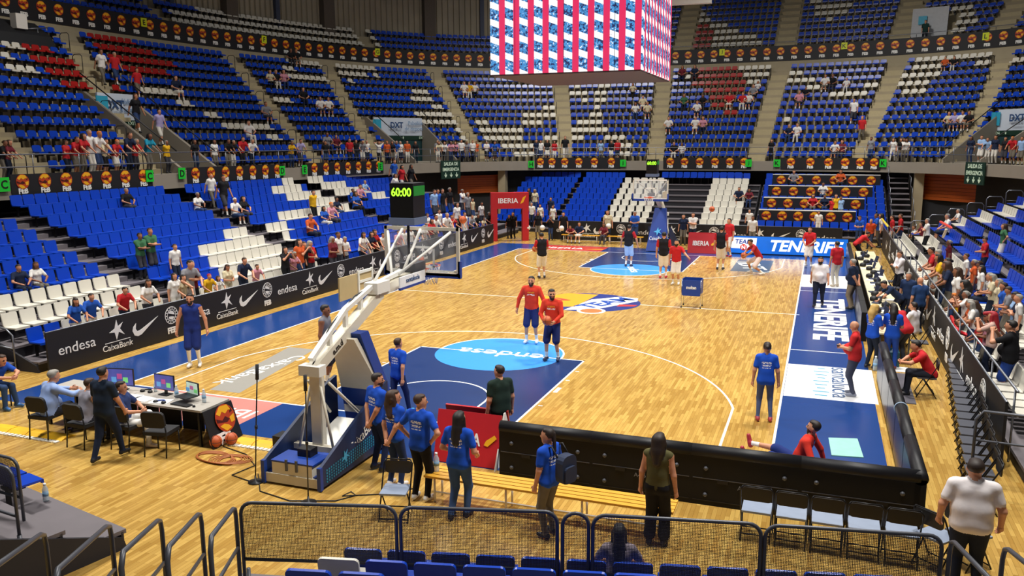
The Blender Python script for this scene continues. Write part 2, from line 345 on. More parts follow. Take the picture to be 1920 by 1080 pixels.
strip([(11.2, 18), (11.6, 18), (11.6, 30), (11.2, 30)], S0, 74).build('cladding_sheet', RIB, WALL)
for s in (76, 84, 92, 100, 108.5, 117):
    p = coff(s, 3.9); n_ = cnm(s); MB().box((p[0], p[1], 20), (1.0, .7, 14), math.atan2(n_[1], n_[0])+math.pi/2).build('pilaster', pm('pilaster_brown', '5a5148', .8), WALL)
for s in (80, 96, 104.5, 112.5):
    p = coff(s, 4.1); n_ = cnm(s); MB().box((p[0], p[1], 20), (.35, .35, 14), math.atan2(n_[1], n_[0])+math.pi/2).build('column', pm('column_slate', '3a4258', .6), WALL)
UNDER = strip([(-10.2, 0), (-9.9, 0), (-9.9, 3.9), (-10.2, 3.9)], S0, S1).build('wall_concourse', pm('concourse_void_shade', '1b1c20', .8), label='concourse wall under the walkway, coloured near-black as the shaded void', kind='structure')  # near-black colour carries the shade of the void below the fascia
# ------------------------------------------------------------------ banners round the bowl
def emblem_mesh():
    m = MB(); e = .006
    T = lambda a, b_, h: (a, b_, h)
    m.prism([(.27*math.cos(t), .27*math.sin(t)) for t in np.linspace(0, 6.283, 25)[:-1]], 0, e, 0)
    m.prism([(-.22, .13), (-.08, .25), (.12, .235), (.2, .1), (.12, .13), (.02, .08), (-.06, .14), (-.14, .07)], e, 2*e, 1)
    m.prism([(-.2, -.12), (-.06, -.25), (.1, -.22), (.02, -.14), (-.08, -.1)], e, 2*e, 1)
    m.prism([(.1, -.02), (.24, .02), (.22, -.12), (.12, -.13)], e, 2*e, 1)
    m.prism([(-.25, .04), (-.1, -.03), (.0, .03), (.1, -.05), (.02, -.09), (-.1, -.07), (-.25, -.04)], e, 2*e, 2)
    m.prism([(.14, .06), (.22, .08), (.19, .16)], e, 2*e, 2)
    return m.mesh('emblem', [ORNG, YELL, DRED])
EMB = emblem_mesh(); FEBT = text_mesh('FEB', WHITEL, bold=.05)
BANK = pm('banner_black', '131317', .6, var=.08)
def banner(label, s0, s1, o, z0, z1, sp=1.03, es=1., th=.03, n=None):
    t = thing('sponsor_banner', label, 'banner', (*cpt((s0+s1)/2), z0)); sgn = 1
    me = strip([(o, z0), (o+th, z0), (o+th, z1), (o, z1)], s0, s1, .5); put('banner_cloth', me.mesh('banner_cloth', BANK), t, world=True)
    n = n or max(1, int((s1-s0)/sp)); H = z1-z0
    for i in range(n):
        s = s1-(s1-s0)*(i+.5)/n; p = coff(s, o-.012); nn = cnm(s); u = Vector((nn[1], -nn[0], 0)); v = Vector((0, 0, 1))
        put('emblem', EMB, t, M=frame((p[0], p[1], z0+H*.64), u*es, v*es), world=True)
        put('lettering', FEBT, t, M=frame((p[0], p[1], z0+H*.21), u*.2*es, v*.2*es), world=True)
    return t
for lab, x0, x1 in (('black banner with seven ball emblems over the left stand, nearest the camera', 18, 283), ('black banner with seven ball emblems between green signs D and D on left', 350, 530), ('black banner with seven ball emblems between green signs E and E', 578, 718), ('black banner with six ball emblems over the blue seats at far end', 1003, 1163), ('black banner with six ball emblems beside the far clock cube', 1243, 1408), ('black banner with six ball emblems over the press seats', 1463, 1650)):
    sa, sb = chit(x0, 330, -11.15)[0], chit(x1, 325, -11.15)[0]; banner(lab, min(sa, sb), max(sa, sb), -11.19, 3.98, 4.75, n=7 if 'seven' in lab else 6)
banner('long black banner of ball emblems running round the balcony above the upper seats', 34, 132, -.05, 12.12, 13.3, es=1.08)
def sign(name, txt, px, py, o, mat, lab, sz=.42, z=None, tm=None):
    s, p, zz = chit(px, py, o); n_ = cnm(s); u = Vector((n_[1], -n_[0], 0))
    t = put(name, MB().box((0, 0, 0), (sz*.85, sz, .03)).mesh(name, mat), M=frame((p[0], p[1], z or zz), u, (0, 0, 1)), label=lab, cat='sign')
    text(txt, (0, 0, .02), (1, 0, 0), (0, 1, 0), sz*.6, tm or BLACKP, t, bold=.02)
for i, (tx, px, py) in enumerate((('C', 7, 346), ('C', 281, 330), ('D', 341, 325), ('D', 529, 320), ('E', 571, 318), ('E', 713, 312), ('H', 996, 308), ('I', 1168, 306), ('J', 1404, 306), ('K', 1457, 306), ('K', 1656, 306))):
    sign('section_sign', tx, px, py, -11.24, GREENS, f'green section sign {tx} on the lower front wall, {ordw(i+1)} from left', .5)
for i, (tx, px, py) in enumerate((('E', 270, 42), ('F', 495, 74), ('G', 708, 97), ('J', 1354, 98), ('K', 1583, 86), ('L', 1848, 68))):
    sign('section_sign', tx, px, py, -.1, YELS, f'yellow section sign {tx} on the balcony banner', .5)
# walkway guard rail
S_ = np.linspace(30, 140, 150); RAIL = thing('guard_rail', 'thin steel guard rail along the walkway of the upper tier', 'railing', (*coff(100, -11), 4.5))
for z in (5.45, 5.0): put('rail', MB().tube([(*coff(s, -11.05), z) for s in S_], .025, 6).mesh('rail', GALV), RAIL, world=True)
PM_ = MB().tube([(0, 0, 0), (0, 0, .95)], .022, 6).mesh('post', GALV)
for s in np.arange(31, 140, 2.2): put('post', PM_, RAIL, M=Matrix.Translation((*coff(s, -11.05), 4.5)), world=True)
S2_ = np.linspace(30, 74, 60); RAIL2 = thing('guard_rail', 'thin steel guard rail on top of the balcony banner', 'railing', (*coff(45, .3), 12.7))
put('rail', MB().tube([(*coff(s, .3), 13.6) for s in S2_], .025, 6).mesh('rail', GALV), RAIL2, world=True)
for s in np.arange(31, 74, 2.6): put('post', PM_, RAIL2, M=Matrix.Translation((*coff(s, .3), 12.6)), world=True)
# ------------------------------------------------------------------ aisles (s at the front row, s at the top row)
AIS = [(126.6, 126.4), (120.6, 116.3), (107.0, 104.2), (99.6, 95.4), (85.6, 85.3), (73.2, 74.2), (64.3, 65.2), (56.7, 56.0), (47.6, 47.5), (36.2, 40.2), (26, 31)]
AW = .62
def ais(i, k): return AIS[i][0]+(AIS[i][1]-AIS[i][0])*k/(NR-1)
for i in range(len(AIS)):
    m = MB()
    for k in range(NR):
        for dz, f in ((.2, -.28), (.4, -.0)):
            if k == NR-1: continue
            s = ais(i, k); p = coff(s, F0(k)+.8+f*1.4-.0); n_ = cnm(s); m.box((p[0], p[1], Z0(k)+dz/2), (2*AW, .42, dz), math.atan2(n_[1], n_[0])+math.pi/2)
    m.build('aisle_steps', pm('aisle_concrete', 'b3a684', .85, var=.1), TIER)
m = MB()
for sA in (64.2, 56.0, 48.0, 41.8):
    for k in range(NU):
        p = coff(sA, 1.35+.8*k); n_ = cnm(sA); m.box((p[0], p[1], 12.7+.62*k+.15), (1.4, .45, .3), math.atan2(n_[1], n_[0])+math.pi/2)
m.build('aisle_steps', MATS['aisle_concrete'], TIER)
# inverted-U handrails beside the aisles
UR = MB().tube([(0, 0, 0), (0, 0, .85), (.12, 0, .95), (.5, 0, .95), (.62, 0, .85), (.62, 0, .2)], .02, 6).mesh('hand_rail', BLACKP)
nrail = 0
for i in (0, 1, 2, 3, 4, 5, 6, 7, 8, 9):
    for k in range(0, NR-1, 2):
        s = ais(i, k)+(AW+.02); p = coff(s, F0(k)+.1); n_ = cnm(s)
        put('hand_rail', UR, TIER, M=Matrix.Translation((p[0], p[1], Z0(k))) @ Matrix.Rotation(math.atan2(n_[1], n_[0]), 4, 'Z'))
# ------------------------------------------------------------------ vomitory doorways cut into the tier (built proud of the steps)
def vomitory(idx, s0, s1, txt, k1=6):
    sm = (s0+s1)/2; t = thing('doorway', f'concrete doorway block in the upper tier with {txt}', 'doorway', (*coff(sm, -9.9), 4.5), kind='structure'); del t['category']
    zt = Z0(k1-1)+.35
    side = [(-10.15, 4.5), (F0(k1)+.1, zt), (F0(k1)+.1, 4.5)]
    for s in (s0, s1):
        sd = s+(.18 if s == s0 else -.18); m = MB(); V = []
        for q in (s, sd):
            for o, z in ((-10.9, 4.5), (-10.9, 4.75), (F0(k1)-.1, zt+.45), (F0(k1)+.2, zt+.45), (F0(k1)+.2, 4.5)): V.append((*coff(q, o), z))
        m.add(V, [(0, 1, 2, 3, 4), (9, 8, 7, 6, 5)]+[(i, i+5, (i+1) % 5+5, (i+1) % 5) for i in range(5)]); put('side_wall', m.mesh('side_wall', CONCD), t, world=True)
        MB_ = MB().tube([(*coff(s, -10.8), 5.5), (*coff(s, F0(k1)), zt+1.3)], .03, 6); put('hand_rail', MB_.mesh('hand_rail', BLACKP), t, world=True)
    oF = F0(k1)-.75
    def wall(z0, z1, o, mat, nm):
        put(nm, strip([(o, z0), (o+.1, z0), (o+.1, z1), (o, z1)], s0+.2, s1-.2).mesh(nm, mat), t, world=True)
    # well floor and opening (dark passage), doors and signs
    put('passage_floor', strip([(-10.4, 4.5), (oF+.3, 4.5), (oF+.3, 4.56), (-10.4, 4.56)], s0+.18, s1-.18).mesh('passage_floor', CONCD), t, world=True)
    wall(4.56, zt-1.15, oF+.05, pm('passage_teal_dark', '12383c', .6), 'door_leaf'); wall(zt-1.15, zt-.85, oF, DKGREEN, 'exit_sign'); wall(zt-.85, zt+.4, oF, pm('sign_white_blue', 'c9d3e0', .5, var=.03), 'name_board')
    n_ = cnm(sm); u = Vector((n_[1], -n_[0], 0)); p = coff(sm, oF-.02-(s1-s0)**2*.005); W = s1-s0
    q = p-np.array([u.x, u.y])*W*.12
    text('DXT', (*(p-np.array([u.x, u.y])*W*.05), zt-.12), u, (0, 0, 1), .42, pm('dxt_navy', '2c4a77', .5), t, world=True, bold=.03)
    text('TENERIFE', (*(p-np.array([u.x, u.y])*W*.05), zt-.5), u, (0, 0, 1), .13, pm('sign_grey', '8a93a3', .5), t, world=True)
    text('Pabellón\nde deportes', (*(p+np.array([u.x, u.y])*W*.24), zt-.2), u, (0, 0, 1), .75, pm('sign_blue_grey', '6f8fb4', .5), t, world=True, width=W*.34)
    pl = p-np.array([u.x, u.y])*W*.34
    put('logo_square', MB().box((0, 0, 0), (.7, .8, .01)).mesh('logo_square', pm('logo_cyan', '2fa0c0', .5)), t, M=frame((pl[0], pl[1], zt-.15), u, (0, 0, 1)), world=True)
    for k, w_ in enumerate(('SALIDA ↓', '', 'EXIT ↓')):
        if w_: text(w_.replace(' ↓', ''), (*(p+np.array([u.x, u.y])*W*(.33*k-.33)), zt-1.0), u, (0, 0, 1), .17, pm('sign_glow_white', 'd8f0d8', .5), t, world=True)
    for f in (-.18, .04, .44): arrow((*(p+np.array([u.x, u.y])*W*f), zt-1.0), u, .2, t)
def arrow(o, u, h, parent, mat=None):
    poly = [(-.08, .5), (.08, .5), (.08, -.05), (.3, .15), (.3, -.05), (0, -.45), (-.3, -.05), (-.3, .15), (-.08, -.05)]
    m = MB().prism([poly[i] for i in (0, 8, 7, 6, 5, 4, 3, 2, 1)], 0, .02); v = Vector((0, 0, 1))
    put('arrow_mark', m.mesh('arrow_mark', mat or pm('sign_glow_white', 'd8f0d8', .5)), parent, M=frame(o, Vector(u)*h, v*h), world=True)
for i, (a_, b_, k1) in enumerate(VOM): vomitory(i, a_, b_, ('its board half hidden on the left', 'the sports hall board at far left corner', 'its board cut by the right edge')[i], k1)
# small doorway up in the top tier at right
t = thing('doorway', 'white name board doorway in the dark top tier at right', 'doorway', (*coff(44.6, 3), 13), kind='structure'); del t['category']
TD0, TD1 = chit(1774, 62, 2.3)[0], chit(1708, 62, 2.3)[0]; TDZ = chit(1740, 14, 2.3)[2]
put('name_board', strip([(2.2, 13.0), (2.3, 13.0), (2.6, TDZ), (2.5, TDZ)], TD0, TD1).mesh('name_board', pm('board_pale', 'b9bcbf', .6)), t, world=True)
_s = TD0+(TD1-TD0)*.68; p = coff(_s, 2.2); n_ = cnm(_s); put('logo_square', MB().box((0, 0, 0), (.6, .6, .02)).mesh('logo_square', MATS['logo_cyan']), t, M=frame((p[0], p[1], 13+(TDZ-13)*.66), (n_[1], -n_[0], 0), (0, 0, 1)), world=True)
# ------------------------------------------------------------------ emergency-exit signs on the corner beams
for (px, py, lab) in ((845, 318, 'dark green emergency exit sign on the beam at far left'), (1828, 325, 'dark green emergency exit sign on the beam at right')):
    s, p, zz = chit(px, py, -11.3); n_ = cnm(s); u = Vector((n_[1], -n_[0], 0)); W = 1.75
    t = thing('exit_sign', lab, 'sign', (p[0], p[1], zz), math.atan2(u.y, u.x))
    MB().box((0, 0, 0), (W, .06, 1.25)).build('sign_panel', DKGREEN, t)
    for tx, z in (('SALIDA DE', .4), ('EMERGENCIA', .02)): text(tx, (0, -.04, z), (1, 0, 0), (0, 0, 1), .24, pm('sign_glow_white', 'd8f0d8', .5), t, width=W*(.72 if 'S' == tx[0] else .85), bold=.02)
    for f in (-.5, 0, .5): put('arrow_mark', MB().prism([(.08, .5), (-.08, .5), (-.08, -.05), (-.3, .15), (-.3, -.05), (0, -.45), (.3, -.05), (.3, .15), (.08, -.05)], 0, .02).mesh('arrow_mark', MATS['sign_glow_white']), t, M=frame((f, -.04, -.38), (.36, 0, 0), (0, 0, .36)))
# orange roller doors and pillars in the corner recesses
for (px, py, w_, h_, lab) in ((905, 345, 4.2, 1.3, 'brown wooden shutter in the dark recess at far left'), (1777, 352, 4.2, 1.6, 'brown wooden shutter in the dark recess at right')):
    s, p, zz = chit(px, py, -10.35); n_ = cnm(s); u = Vector((n_[1], -n_[0], 0))
    t = thing('shutter', lab, 'shutter', (p[0], p[1], zz), math.atan2(u.y, u.x), kind='structure'); del t['category']
    for k in range(8): MB().box((0, 0, (k-3.5)*h_/8), (w_, .06, h_/8*.92)).build('shutter_slat', pm('shutter_brown', 'a04a16', .5), t)
for (px, lab) in ((943, 'concrete pillar'), (1722, 'concrete pillar')):
    s, p, zz = chit(px, 350, -10.6); MB().box((p[0], p[1], 1.95), (.55, .55, 3.9)).build('pillar', CONC, kind='structure', label=f'concrete pillar under the walkway beam at {"far left" if px < 1000 else "right"}')

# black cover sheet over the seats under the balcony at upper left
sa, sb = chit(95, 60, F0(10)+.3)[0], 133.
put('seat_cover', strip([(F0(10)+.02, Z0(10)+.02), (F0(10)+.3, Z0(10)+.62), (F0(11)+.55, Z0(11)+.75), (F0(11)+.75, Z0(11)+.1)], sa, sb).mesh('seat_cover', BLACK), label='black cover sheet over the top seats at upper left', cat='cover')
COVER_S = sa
# ================================================================== SEATS
def pxy(P):
    d = np.asarray(P, float)-CAM; z = d @ CF; return 960+FPX*(d @ CR)/z, 540-FPX*(d @ CU)/z, z
# lower stand seat: faces -y, origin on the deck under the backrest
def back_mesh(col):
    m = MB(); R = Matrix.Rotation(math.radians(-10), 3, 'X'); m.bevbox((0, .0, .60), (.45, .035, .37), .05, R=R); me = m.mesh('backrest', col); return me
def pan_mesh(col):
    m = MB(); m.box((0, -.23, .41), (.43, .42, .035)); m.box((0, -.435, .395), (.43, .03, .06)); m.box((0, -.02, .2), (.05, .06, .4), m=1); m.box((0, -.1, .37), (.3, .22, .04), m=1); return m.mesh('seat_pan', [col, BLACKP])
LB = {c: (back_mesh(m_), pan_mesh(m_)) for c, m_ in (('blue', SEATB), ('white', SEATW))}
# upper tier shell seat (one mesh)
def shell(col):
    m = MB(); R = Matrix.Rotation(math.radians(-12), 3, 'X'); m.bevbox((0, .03, .555), (.41, .04, .27), .08, R=R); m.box((0, -.16, .41), (.41, .38, .045)); m.box((0, -.34, .385), (.40, .03, .07)); m.box((0, -.1, .33), (.12, .3, .16), m=1); m.box((0, .06, .2), (.1, .08, .4), m=1); return m
SH = {c: shell(m_) for c, m_ in (('blue', SEATB), ('white', SEATW), ('red', SEATR))}
SHM = {c: m.mesh('stadium_seat', [{'blue': SEATB, 'white': SEATW, 'red': SEATR}[c], BLACKP]) for c, m in SH.items()}
LOWSEATS = []      # (distance, colour, matrix, label)
def stand(name, label, O, rz, blocks, rows, ulen, colour, row0=0, where='', und=None, drop=lambda j, u: False, vdir=-1, skirt=True):
    """retractable stand. local x along the rows, local y away from the court. blocks: (u0,u1) of seats; colour(j,bi,i,n)"""
    t = thing(name, label, 'grandstand', O, rz, kind='structure'); del t['category']
    M = Matrix.Translation(O) @ Matrix.Rotation(rz, 4, 'Z')
    for j in range(rows):
        z = .28+.33*j; u0, u1 = ulen(j) if callable(ulen) else ulen
        MB().box(((u0+u1)/2, .85*j+.42, z-.03), (u1-u0, .88, .06)).build('deck_board', DECK, t)
        MB().box(((u0+u1)/2, .85*j+.04, z-.2), (u1-u0, .04, .34)).build('riser_board', RISER, t)
    H = .28+.33*(rows-1)
    if skirt:
        for u in ((ulen(rows-1) if callable(ulen) else ulen)):
            MB().prism([(0, 0), (.85*rows, 0), (.85*rows, H-.08), (.85*(rows-1), H-.08), (.05, .18)], -.03, .03, T=lambda a, b_, h, u=u: (u+h, a, b_)).build('side_panel', RISER, t)
    for bi, (a, b_) in enumerate(blocks):
        if bi:
            pa = blocks[bi-1][1]
            for j in range(rows-1): MB().box(((pa+a)/2, .85*j+.72, .28+.33*j+.08), (a-pa-.1, .26, .16)).build('half_step', DECK, t)
        n = int((b_-a)/.49+1e-6)
        for j in range(row0, rows):
            for i in range(n):
                u = a+(i+.5)*(b_-a)/n
                if drop(j, u): continue
                Ml = M @ Matrix.Translation((u, .85*j+.62, .28+.33*j)); P = Ml.translation
                x, y, d = pxy((P.x, P.y, P.z+.6))
                if d < .5 or x < -40 or x > 1960 or y < -30 or y > 1110: continue
                LOWSEATS.append((d, colour(j, bi, i, n), Ml, (j, bi, i, where)))
    return t
# left stand: rows run along +y, away from court is -x -> rotate +90deg: local x->+y, local y->-x
def colL(j, bi, i, n):
    r = 10-j    # 1 = top row
    if bi == 0: return 'white' if (r in (8, 9) or (r == 10 and i > 1) or (r == 7 and i < 2)) else 'blue'
    if bi == 1: return 'white' if ((r == 6 and i >= n-3) or (r == 7 and i >= n-8) or (r == 8 and i >= n-9) or (r == 9 and (i == 1 or n-10 <= i < n-2)) or r == 10) else 'blue'
    if bi == 2: return 'white' if ((r == 1 and i >= n-2) or (r == 2 and n-6 <= i < n-1) or (r == 3 and i >= n-6) or (r == 4 and n-4 <= i) or (r == 5 and i >= n-12) or (r == 6 and i < 3) or (r == 7 and i < 1)) else 'blue'
    return 'white' if ((r == 1 and i < 3) or (r == 2 and i < 5) or (r == 3 and i < 6) or (r == 4 and 5 <= i < 8) or (r == 5 and i in (9, 10)) or (r == 9 and i > n-4)) else 'blue'
stand('left_stand', 'retractable grandstand along the left side of the court', (-10.4, 0, 0), math.pi/2, [(.2, 5.05), (6.2, 13.55), (14.8, 23.0), (24.3, 32.6)], 10, lambda j: (0, 33.0 if j > 7 else 35.8), colL, where='left stand')
# end stairs of the left stand at the camera end
t = thing('end_stairs', 'steel stairs with hand rail at near end of the left stand', 'stairs', (-11.2, -.8, 0))
for j in range(5): MB().box((-.55*j-.2, 0, .2+.2*j), (.5, 1.5, .05)).build('stair_tread', DECK, t)
for y in (-.75, .7): MB().tube([(.1, y, 0), (.1, y, .95), (-.1, y, 1.1), (-1.0, y, 1.25), (-1.15, y, 1.15), (-1.15, y, 0)], .025, 6).build('hand_rail', GALV, t); MB().tube([(.1, y, .6), (-1.15, y, .7)], .02, 6).build('hand_rail', GALV, t)
MB().box((-1.6, 0, .4), (.06, 1.4, .8)).build('riser_board', RISER, t)
# far stand: rows along +x, away from court +y
def colF(j, bi, i, n): return 'white' if bi == 2 or bi == 3 else 'blue'
stand('far_stand', 'retractable grandstand at the far end behind the basket', (-12.7, 36.7, 0), 0, [(.1, 4.2), (4.55, 7.5), (7.6, 10.5)], 9, (0, 10.6), colF, where='far stand', drop=lambda j, u: (u > 7.55 and j == 8))
stand('far_steps', 'black stepped grandstand section with few seats at far end', (-2.1, 36.7, 0), 0, [(3.15, 5.6)], 9, (0, 6.3), lambda j, bi, i, n: 'white' if j < 8 else 'blue', where='far stand beside the dark steps')
for j in range(0): pass
t = bpy.data.objects.get('far_steps')
def colK(j, bi, i, n): return 'blue'
stand('press_stand', 'far stand section with press tables', (4.4, 36.7, 0), 0, [(.1, 7.4)], 9, (0, 7.5), colK, where='press stand')
# top blue row in front of banner J
for i in range(11):
    Ml = Matrix.Translation((-2.3+.5*i, 43.95, 2.98)); LOWSEATS.append((pxy((-2.3+.5*i, 43.95, 3.5))[2], 'blue', Ml, (8, 0, i, 'far stand under the banner by the clock cube')))
# stairs strip right of the press stand
t = thing('end_stairs', 'dark stairs with stepped hand rails beside the press stand', 'stairs', (12.6, 40, 0))
for j in range(12): MB().box((0, -3.6+.62*j, .2+.3*j), (1.1, .64, .06)).build('stair_tread', DECK, t)
for x in (-.6, .6):
    for j in range(0, 12, 2): MB().tube([(x, -3.8+.62*j, .2+.3*j), (x, -3.8+.62*j, 1.2+.3*j), (x, -2.7+.62*j, 1.3+.3*j), (x, -2.6+.62*j, .4+.3*j)], .022, 6).build('hand_rail', GALV, t)
# press tables with emblem fronts
for r in range(4):
    j = 7-2*r+1 if r < 4 else 0; j = (8, 6, 4, 2)[r]; y = 36.7+.85*j-.02; z = .28+.33*j; x0, x1 = 5.0-.15*r, 11.6-.5*r
    t = thing('press_table', f'long black press table with ball emblems on its front, {("top", "second", "third", "lowest")[r]} of four', 'table', ((x0+x1)/2, y, z))
    MB().box((0, -.1, .74), (x1-x0, .45, .04)).build('table_top', WHITEP, t); MB().box((0, -.3, .36), (x1-x0, .03, .72)).build('front_panel', BANK, t)
    for x in (-1, 1): MB().box((x*((x1-x0)/2-.1), 0, .36), (.05, .3, .72)).build('leg', STEELD, t)
    for i in range(6): put('emblem', EMB, t, M=frame(((i-2.5)*(x1-x0)/6, -.33, .4), (1.05, 0, 0), (0, 0, 1.05)))
# right stand: rows along -y; away from court +x
def colR(j, bi, i, n):
    yy = 33-i*.49
    if j <= 1 and i > n-18: return 'white' if j == 0 or i > n-12 else 'blue'
    return 'white' if (bi == 0 and ((j in (0, 1) and i in (3, 4)) or (j == 3 and 2 <= i < 5) or (j == 4 and 2 <= i < 8) or (j == 5 and 3 <= i < 9) or (j == 6 and 3 <= i < 7))) else 'blue'
stand('right_stand', 'retractable grandstand along the right side of the court', (11.6, 33, 0), -math.pi/2, [(.2, 7.5), (8.7, 16.5), (17.7, 26.5), (27.7, 33.5)], 10, (0, 33.8), colR, where='right stand')
t = thing('end_rails', 'row of steel frame hand rails at the far end of the right stand', 'railing', (13, 33.2, 0))
for j in range(8): MB().tube([(-1.2+.85*j, 0, .28+.33*j), (-1.2+.85*j, 0, 1.2+.33*j), (-1.1+.85*j, 0, 1.32+.33*j), (-.55+.85*j, 0, 1.32+.33*j), (-.45+.85*j, 0, 1.2+.33*j), (-.45+.85*j, 0, .28+.33*j)], .028, 6).build('rail_frame', GALV, t); MB().tube([(-1.2+.85*j, 0, .8+.33*j), (-.45+.85*j, 0, .8+.33*j)], .02, 6).build('rail_bar', GALV, t)
# near stand, right block (rows turned 13.9 deg) and left block platform (turned -12.5 deg)
AN = math.radians(13.9); ua = np.array([math.cos(AN), math.sin(AN)]); va = np.array([math.sin(AN), -math.cos(AN)])
ON = np.array([3.35, -7.09])-ua*1.9-va*.62
def colN(j, bi, i, n): return 'white' if (j == 1 and i == 1) else 'blue'
NS = stand('near_stand', 'near grandstand block with blue seats at the bottom of the picture', (ON[0], ON[1], 0), AN+math.pi, [(-8.4, -1.62)], 4, (-10.2, -.05), lambda j, bi, i, n: 'white' if (j == 1 and i == n-1) else 'blue', where='near stand')
# stub socket on its deck
p = ON+ua*.25+va*.2; MB().lathe([(.06, 0), (.06, .02), (.025, .02), (.025, .2)], 10, (p[0], p[1], .28)).build('post_socket', STEELD, label='short steel post socket at the near stand deck corner', cat='socket')
AL = math.radians(-12.5); ul = np.array([math.cos(AL), math.sin(AL)]); vl = np.array([math.sin(AL), -math.cos(AL)])
OL = np.array([-1.0, -6.47])
NSL = stand('near_left_stand', 'grey stepped platform of the near stand at lower left', (OL[0], OL[1], 0), AL+math.pi, [(1.75, 4.2)], 4, (.0, 8), lambda j, bi, i, n: 'blue', where='near left platform', drop=lambda j, u: j > 1)
# ------------------------------------------------------------------ upper tier seats
POLYS = []
def P_(c, *pts): POLYS.append((c, np.array(pts, float)))
P_('red', (48, 84), (130, 96), (130, 110), (168, 114), (168, 132), (230, 148), (228, 160), (212, 168), (212, 206), (176, 200), (176, 188), (146, 175), (100, 150), (75, 126), (48, 104))
P_('red', (165, 60), (245, 72), (282, 94), (322, 116), (318, 131), (300, 144), (235, 132), (190, 97), (165, 78))
for q in (((0, 60), (165, 82), (165, 96), (0, 80)), ((0, 82), (48, 88), (48, 104), (0, 102)), ((0, 105), (75, 115), (75, 130), (0, 124)), ((128, 98), (162, 104), (162, 115), (128, 112)), ((262, 148), (322, 154), (345, 163), (320, 177), (262, 168)), ((312, 170), (357, 177), (355, 192), (312, 188)), ((356, 192), (414, 197), (412, 214), (356, 210)), ((416, 214), (507, 221), (505, 239), (416, 234)), ((478, 237), (521, 241), (520, 256), (478, 252)), ((464, 164), (483, 167), (483, 181), (464, 179)),
          ((562, 98), (692, 112), (692, 126), (562, 112)), ((538, 110), (596, 117), (596, 128), (538, 121)), ((534, 125), (610, 135), (610, 147), (534, 140)), ((534, 140), (574, 146), (574, 156), (534, 150)), ((503, 151), (564, 159), (564, 170), (503, 165)), ((501, 169), (542, 175), (540, 188), (501, 184)), ((520, 185), (539, 187), (539, 201), (520, 199)),
          ((613, 117), (707, 126), (707, 140), (613, 130)), ((628, 132), (694, 139), (694, 152), (628, 145)), ((643, 149), (660, 149), (660, 163), (643, 163)), ((770, 169), (810, 171), (810, 185), (770, 183)), ((790, 185), (828, 187), (828, 199), (790, 197)), ((772, 199), (860, 203), (860, 217), (772, 213)), ((753, 213), (872, 217), (877, 233), (753, 227)), ((850, 229), (874, 231), (885, 262), (862, 262)),
          ((1017, 187), (1042, 187), (1042, 201), (1017, 201)), ((983, 202), (1044, 202), (1044, 216), (983, 216)), ((972, 217), (1020, 217), (1020, 231), (972, 231)), ((893, 217), (915, 217), (915, 231), (893, 231)), ((895, 232), (985, 232), (985, 246), (895, 246)), ((903, 247), (980, 247), (980, 261), (903, 261)), ((1020, 247), (1045, 247), (1045, 261), (1020, 261)), ((935, 262), (1047, 262), (1047, 276), (935, 276)), ((960, 277), (1000, 277), (1000, 293), (960, 293)),
          ((1075, 158), (1088, 158), (1088, 171), (1075, 171)), ((1122, 158), (1148, 158), (1148, 171), (1122, 171)), ((1066, 172), (1101, 172), (1101, 186), (1066, 186)), ((1111, 172), (1136, 172), (1136, 186), (1111, 186)), ((1115, 187), (1131, 187), (1131, 201), (1115, 201)), ((1104, 201), (1131, 201), (1131, 215), (1104, 215)), ((1082, 216), (1135, 216), (1135, 230), (1082, 230)), ((1071, 231), (1135, 231), (1135, 245), (1071, 245)), ((1072, 246), (1100, 246), (1100, 260), (1072, 260)), ((1132, 246), (1171, 246), (1171, 260), (1132, 260)), ((1139, 261), (1179, 261), (1179, 276), (1139, 276)), ((1162, 277), (1189, 277), (1189, 292), (1162, 292)),
          ((1366, 108), (1447, 105), (1458, 120), (1452, 148), (1400, 149), (1386, 125)), ((1394, 149), (1421, 149), (1421, 164), (1394, 164)), ((1282, 141), (1297, 141), (1297, 154), (1282, 154)), ((1264, 115), (1288, 115), (1288, 126), (1264, 126)),
          ((1479, 132), (1509, 132), (1509, 145), (1479, 145)), ((1474, 146), (1531, 146), (1531, 159), (1474, 159)), ((1514, 160), (1556, 160), (1556, 173), (1514, 173)), ((1549, 174), (1648, 172), (1648, 187), (1549, 188)), ((1552, 190), (1596, 189), (1596, 203), (1552, 203)), ((1467, 209), (1485, 209), (1485, 223), (1467, 223)), ((1625, 157), (1657, 157), (1657, 172), (1625, 172)), ((1649, 141), (1666, 141), (1666, 153), (1649, 153)),
          ((1750, 90), (1925, 78), (1925, 93), (1750, 105)), ((1714, 108), (1925, 95), (1925, 111), (1714, 123)), ((1704, 124), (1766, 121), (1766, 135), (1704, 138)), ((1695, 139), (1761, 136), (1761, 151), (1695, 154)), ((1686, 154), (1738, 151), (1738, 169), (1686, 170)),
          ((1300, 8), (1313, 8), (1342, 40), (1384, 53), (1412, 64), (1432, 76), (1432, 90), (1336, 92), (1336, 56), (1312, 36), (1298, 34)), ((320, 10), (690, 48), (722, 92), (540, 70), (320, 38)), ((1522, 0), (1595, 0), (1590, 20), (1560, 38), (1530, 30)), ((1780, 10), (1830, 10), (1830, 50), (1780, 58))): P_('white', *q)
P_('red', (1302, 112), (1366, 111), (1390, 124), (1401, 150), (1396, 170), (1370, 196), (1340, 196), (1293, 144)); P_('red', (1351, 196), (1381, 196), (1381, 209), (1351, 209)); P_('red', (1293, 34), (1310, 34), (1336, 58), (1336, 90), (1288, 94))
def inpoly(x, y, q):
    r = False; j = len(q)-1
    for i in range(len(q)):
        if (q[i][1] > y) != (q[j][1] > y) and x < (q[j][0]-q[i][0])*(y-q[i][1])/(q[j][1]-q[i][1])+q[i][0]: r = not r
        j = i
    return r
